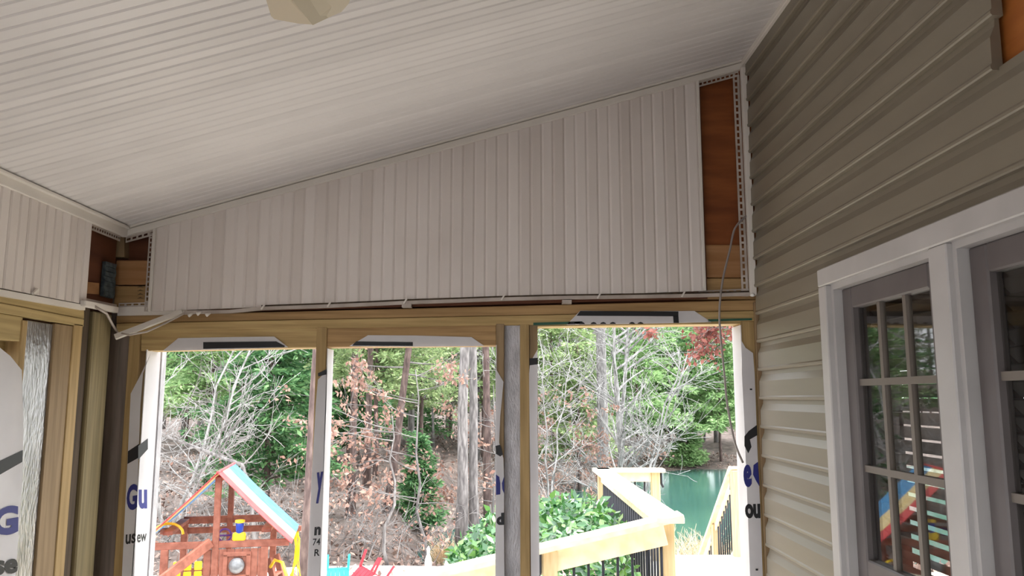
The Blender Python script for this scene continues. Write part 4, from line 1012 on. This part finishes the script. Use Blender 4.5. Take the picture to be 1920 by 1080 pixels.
for i in order[:300]:
    o = bpy.data.objects.new('leaf', lm); col.objects.link(o); o.parent = sb; o.location = cen[i] - OFF[sb]
    nn = Vector(nrm[i]).normalized(); q = nn.to_track_quat('Z', 'Y'); o.rotation_mode = 'QUATERNION'; o.rotation_quaternion = q @ Matrix.Rotation(rng.uniform(0, 6.28), 4, 'Z').to_quaternion()
    s = rng.uniform(.8, 1.25); o.scale = (s, s, s)
g = G(); g.leaves(cen[order[300:]], .085, .45, rng, nrm=nrm[order[300:]] * 1.2); part('foliage', g, m_shrub, sb, fix=False, kind='stuff')

# dry grass clumps
def tuft(label, b, n, h, seed, w=.25):
    rng = R_(seed); g = G()
    for i in range(n):
        p = b + V(rng.normal() * w * .5, rng.normal() * w * .5, 0); d = V(rng.normal() * .35, rng.normal() * .3, 1); L = h * rng.uniform(.5, 1.15)
        P = bez(p, d, L, V(rng.normal() * .2, rng.normal() * .2, -.25), 4); g.tube(P, np.linspace(.008, .002, 4), 3, cap=False)
    thing('dry_grass_tuft', g, m_tan, label, 'dry grass', 'dry grass by the water', origin=tuple(b), fix=False)
tuft('pale dry grass tuft at the pond edge left of the twin trunks', base_at(835, 21.5), 260, .95, 81)
for px, Y, lab, h in ((1275, 15, 'dry grass beside the deck corner post', 1.0), (1300, 17.5, 'pale feathery dry grass beyond the deck end', 1.1), (1330, 20, 'dry grass at the near pond edge by the stair railing', .9)):
    tuft(lab, base_at(px, Y), 300, h, int(px), .8)

# ---------------------------------------------------------------- play fort
FO = V(-3.72, 10.3, -1.9); FR = math.atan(.2)
pf = empty('play_fort', FO, 'redwood play fort with striped canopy roof on the patio', 'playset', rz=FR)
def pb(name, a, b, w, h, mat=m_red, up=(0, 0, 1), parent=None):
    g = G(); g.bar(a, b, w, h, up); return part(name, g, mat, parent or pf, local=True, bevel=.005)
DP = 1.2
for y in (0, DP):
    pb('ridge_post', (0, y, .75), (0, y, 2.6), .075, .075, up=(0, 1, 0))
    pb('eave_beam', (-.92, y, 1.76), (.9, y, 1.76), .045, .085)
pb('ridge_beam', (0, 0, 2.57), (0, DP, 2.57), .05, .08)
for x, y in ((-.6, 0), (.6, 0), (-.6, DP), (.6, DP)): pb('corner_post', (x, y, 0), (x, y, 1.72 if y == 0 else 1.92), .085, .085, up=(0, 1, 0))
pb('platform', (-.65, DP / 2, .75), (.65, DP / 2, .75), DP + .1, .05)
pb('guard_rail', (-.62, DP, 1.9), (.62, DP, 1.9), .04, .1); pb('guard_rail', (-.62, DP, 1.2), (.62, DP, 1.2), .04, .1)
pb('side_rail', (-.6, .1, 1.9), (-.6, DP, 1.9), .12, .05); pb('side_rail', (.6, .1, 1.9), (.6, DP, 1.9), .12, .05)
for i in range(8):
    x = -.09 + i * .094
    pb('wall_plank', (x, -.01, .7), (x, -.01, 1.70), .09, .025, up=(0, 1, 0))
cx, cz, hw = .27, 1.5, .14
for a, b in (((cx - hw - .03, -.035, cz + hw), (cx + hw + .03, -.035, cz + hw)), ((cx - hw - .03, -.035, cz - hw), (cx + hw + .03, -.035, cz - hw)), ((cx - hw, -.035, cz - hw), (cx - hw, -.035, cz + hw)), ((cx + hw, -.035, cz - hw), (cx + hw, -.035, cz + hw))):
    pb('window_surround', a, b, .025 if a[2] == b[2] else .055, .055 if a[2] == b[2] else .025, up=(0, 0, 1) if a[2] == b[2] else (0, 1, 0))
g = G(); g.lathe((0, 0, 0), [(.1, 0), (.095, .03), (.07, .06), (.035, .075), (.004, .08)], 16)
o = part('bubble_window', g, m_plex, pf, local=True, smooth=True); o.location = (cx, -.03, cz); o.rotation_euler = (math.pi / 2, 0, 0)
# canopy: stripes follow the slope, front to back red, yellow, blue
cn = part('canopy', (lambda g: (g.tube([(0, -.12, 2.66), (0, DP + .12, 2.66)], .02, 8), g)[1])(G()), m_cred, pf, local=True)
bands = [(m_cred, 'red_stripe', 0, .22), (m_cyel, 'yellow_stripe', .22, .56), (m_cblu, 'blue_stripe', .56, 1.0)]
for s in (-1, 1):
    for mt, nm, a, b in bands:
        ya, yb = -.14 + (DP + .28) * a, -.14 + (DP + .28) * b; g = G()
        n = 7; rows = []
        for dz in (0, .008):
            for i in range(n):
                t = i / (n - 1); x = s * (.94 * t); z = 2.66 - .9 * t - .015 * math.sin(math.pi * t)
                rows += [(x, ya, z + dz), (x, yb, z + dz)]
        fs = []
        for i in range(n - 1):
            q = 2 * i; fs += [(q, q + 2, q + 3, q + 1), (2 * n + q, 2 * n + q + 1, 2 * n + q + 3, 2 * n + q + 2), (q, 2 * n + q, 2 * n + q + 2, q + 2), (q + 1, q + 3, 2 * n + q + 3, 2 * n + q + 1)]
        fs += [(0, 1, 2 * n + 1, 2 * n), (2 * n - 2, 4 * n - 2, 4 * n - 1, 2 * n - 1)]
        g.add(rows, fs); part(nm, g, mt, cn, local=True)
# climbing side at the left: handrail, crate, yellow ribbed panels
pb('hand_rail', (-.55, -.42, 1.42), (-.05, -.06, 1.8), .05, .12)
pb('hand_rail_post', (-.55, -.42, .5), (-.55, -.42, 1.42), .09, .09, up=(0, 1, 0))
pb('step_box', (-.72, -.3, 1.18), (-.3, -.3, 1.18), .3, .22)
for i in range(3):
    x = -.44 + i * .125
    g = G()
    for k_ in range(9): g.bar((x, -.03, .5 + k_ * .12 + .004 ), (x, -.03, .5 + k_ * .12 + .11), .09, .03, (0, 1, 0))
    part('climbing_panel', g, m_yel, pf, local=True, bevel=.008)
g = G(); a = np.linspace(0, math.pi, 9)
for x in (-.62,):
    g.tube([(x + .18 * math.cos(t), .25, 1.86 + .14 * math.sin(t)) for t in a], .018, 7)
part('grab_handle', g, m_yel, pf, local=True, smooth=True)
# telescope and wheel
tel = part('telescope', (lambda g: (g.lathe((.28, .02, 1.82), [(.03, 0), (.035, .05), (.045, .08), (.05, .17), (.05, .2)], 12), g)[1])(G()), m_blue, pf, local=True, smooth=True)
g = G(); g.lathe((.28, .02, 2.015), [(.05, 0), (.062, .01), (.062, .035), (.04, .04)], 12); part('eyepiece', g, m_yel, tel, local=True, smooth=True)
g = G(); g.box(.2, .36, -.03, .05, 1.79, 1.9); part('mount', g, m_yel, tel, local=True, bevel=.02)
g = G(); a = np.linspace(0, 2 * math.pi, 17); g.tube([(.08 + .08 * math.cos(t), .18, 1.84 + .08 * math.sin(t)) for t in a], .014, 7); g.bar((0, .18, 1.84), (.16, .18, 1.84), .02, .02); part('steering_wheel', g, m_purp, pf, local=True, smooth=True)
# ladder and swing beam to the right
for dx in (0, .26): pb('ladder_rail', (.62 + dx * .3, .35 + dx, 1.5), (1.05 + dx * .3, -.05 + dx, .1), .04, .1)
for i in range(4):
    f = .15 + i * .22; pb('ladder_rung', (.62 + .43 * f, .35 - .4 * f, 1.5 - 1.4 * f), (.70 + .43 * f, .61 - .4 * f, 1.5 - 1.4 * f), .08, .03)
g = G(); g.tube([(.66, .2, 1.42), (.72, .12, 1.52), (.82, .05, 1.5), (.9, 0, 1.3), (.98, -.04, 1.1)], .022, 7); part('grab_handle', g, m_yel, pf, local=True, smooth=True)
pb('swing_beam', (.6, DP, 1.74), (.98, DP + .02, 1.74), .07, .07)
g = G(); rng = R_(90)
for i in range(8):
    x = .9 + rng.normal() * .035; g.tube([(.9 + rng.normal() * .03, DP, 1.74), (x, DP, 1.6), (x + rng.normal() * .03, DP, 1.3), (x + rng.normal() * .05, DP, 1.05)], .0075, 6)
part('swing_chains', g, m_yel, pf, local=True, smooth=True)

# ---------------------------------------------------------------- plastic chairs on the patio
def chair(label, loc, rot, mat, s=1.0):
    c = empty('plastic_chair', loc, label, 'chair', 'plastic chairs on the patio'); c.rotation_euler = rot; c.scale = (s, s, s)
    g = G()
    for i in range(5): g.box(-.22, .22, -.22 + i * .09, -.22 + i * .09 + .086, .36, .385)
    part('seat', g, mat, c, local=True, bevel=.006)
    g = G()
    for i in range(5): g.bar((-.2 + i * .1, .22, .38), (-.22 + i * .11, .36, .86), .1, .02, (0, 1, 0))
    g.bar((-.24, .34, .8), (.24, .34, .8), .03, .05); part('backrest', g, mat, c, local=True, bevel=.006)
    for x in (-.24, .24):
        for y, y2 in ((-.22, -.26), (.22, .32)):
            g = G(); g.bar((x, y, .58 if y < 0 else .4), (x * 1.08, y2, 0), .045, .05, (0, 1, 0)); part('leg', g, mat, c, local=True, bevel=.006)
        g = G(); g.bar((x, -.26, .59), (x, .3, .6), .07, .03); part('armrest', g, mat, c, local=True, bevel=.006)
    return c
pz = -1.88
b = onY(634, 1060, 16.3); c = chair('turquoise plastic chair tipped legs-up on the patio', (b[0], 16.3, pz + .47), (math.radians(172), 0, math.radians(10)), m_teal); c.scale = (.82, .7, .7)
b = onY(706, 1060, 16.0); c = chair('red plastic chair tipped over on the patio', (b[0] + .08, 16.0, pz + .46), (math.radians(150), math.radians(14), math.radians(-38)), m_redp); c.scale = (.85, .8, .8)
b = onY(803, 1050, 16.6); g = G(); g.lathe((b[0], 16.6, pz - .02), [(.075, 0), (.07, .06), (.06, .12), (.075, .25), (.06, .36), (.03, .44), (.028, .5), (.04, .54), (.02, .58), (.004, .6)], 12)
thing('white_ornament', g, m_whitep, 'slender white garden ornament at the patio edge', 'ornament', origin=(b[0], 16.6, pz), smooth=True)
b = onY(672, 1050, 15.9); g = G(); g.bar((b[0] + .1, 15.9, pz), (b[0] - .07, 15.9, pz + .36), .05, .02, (0, 1, 0)); thing('white_stake', g, m_whitep, 'short white slanting stake left of the red chair', 'stake', origin=(b[0], 15.9, pz))
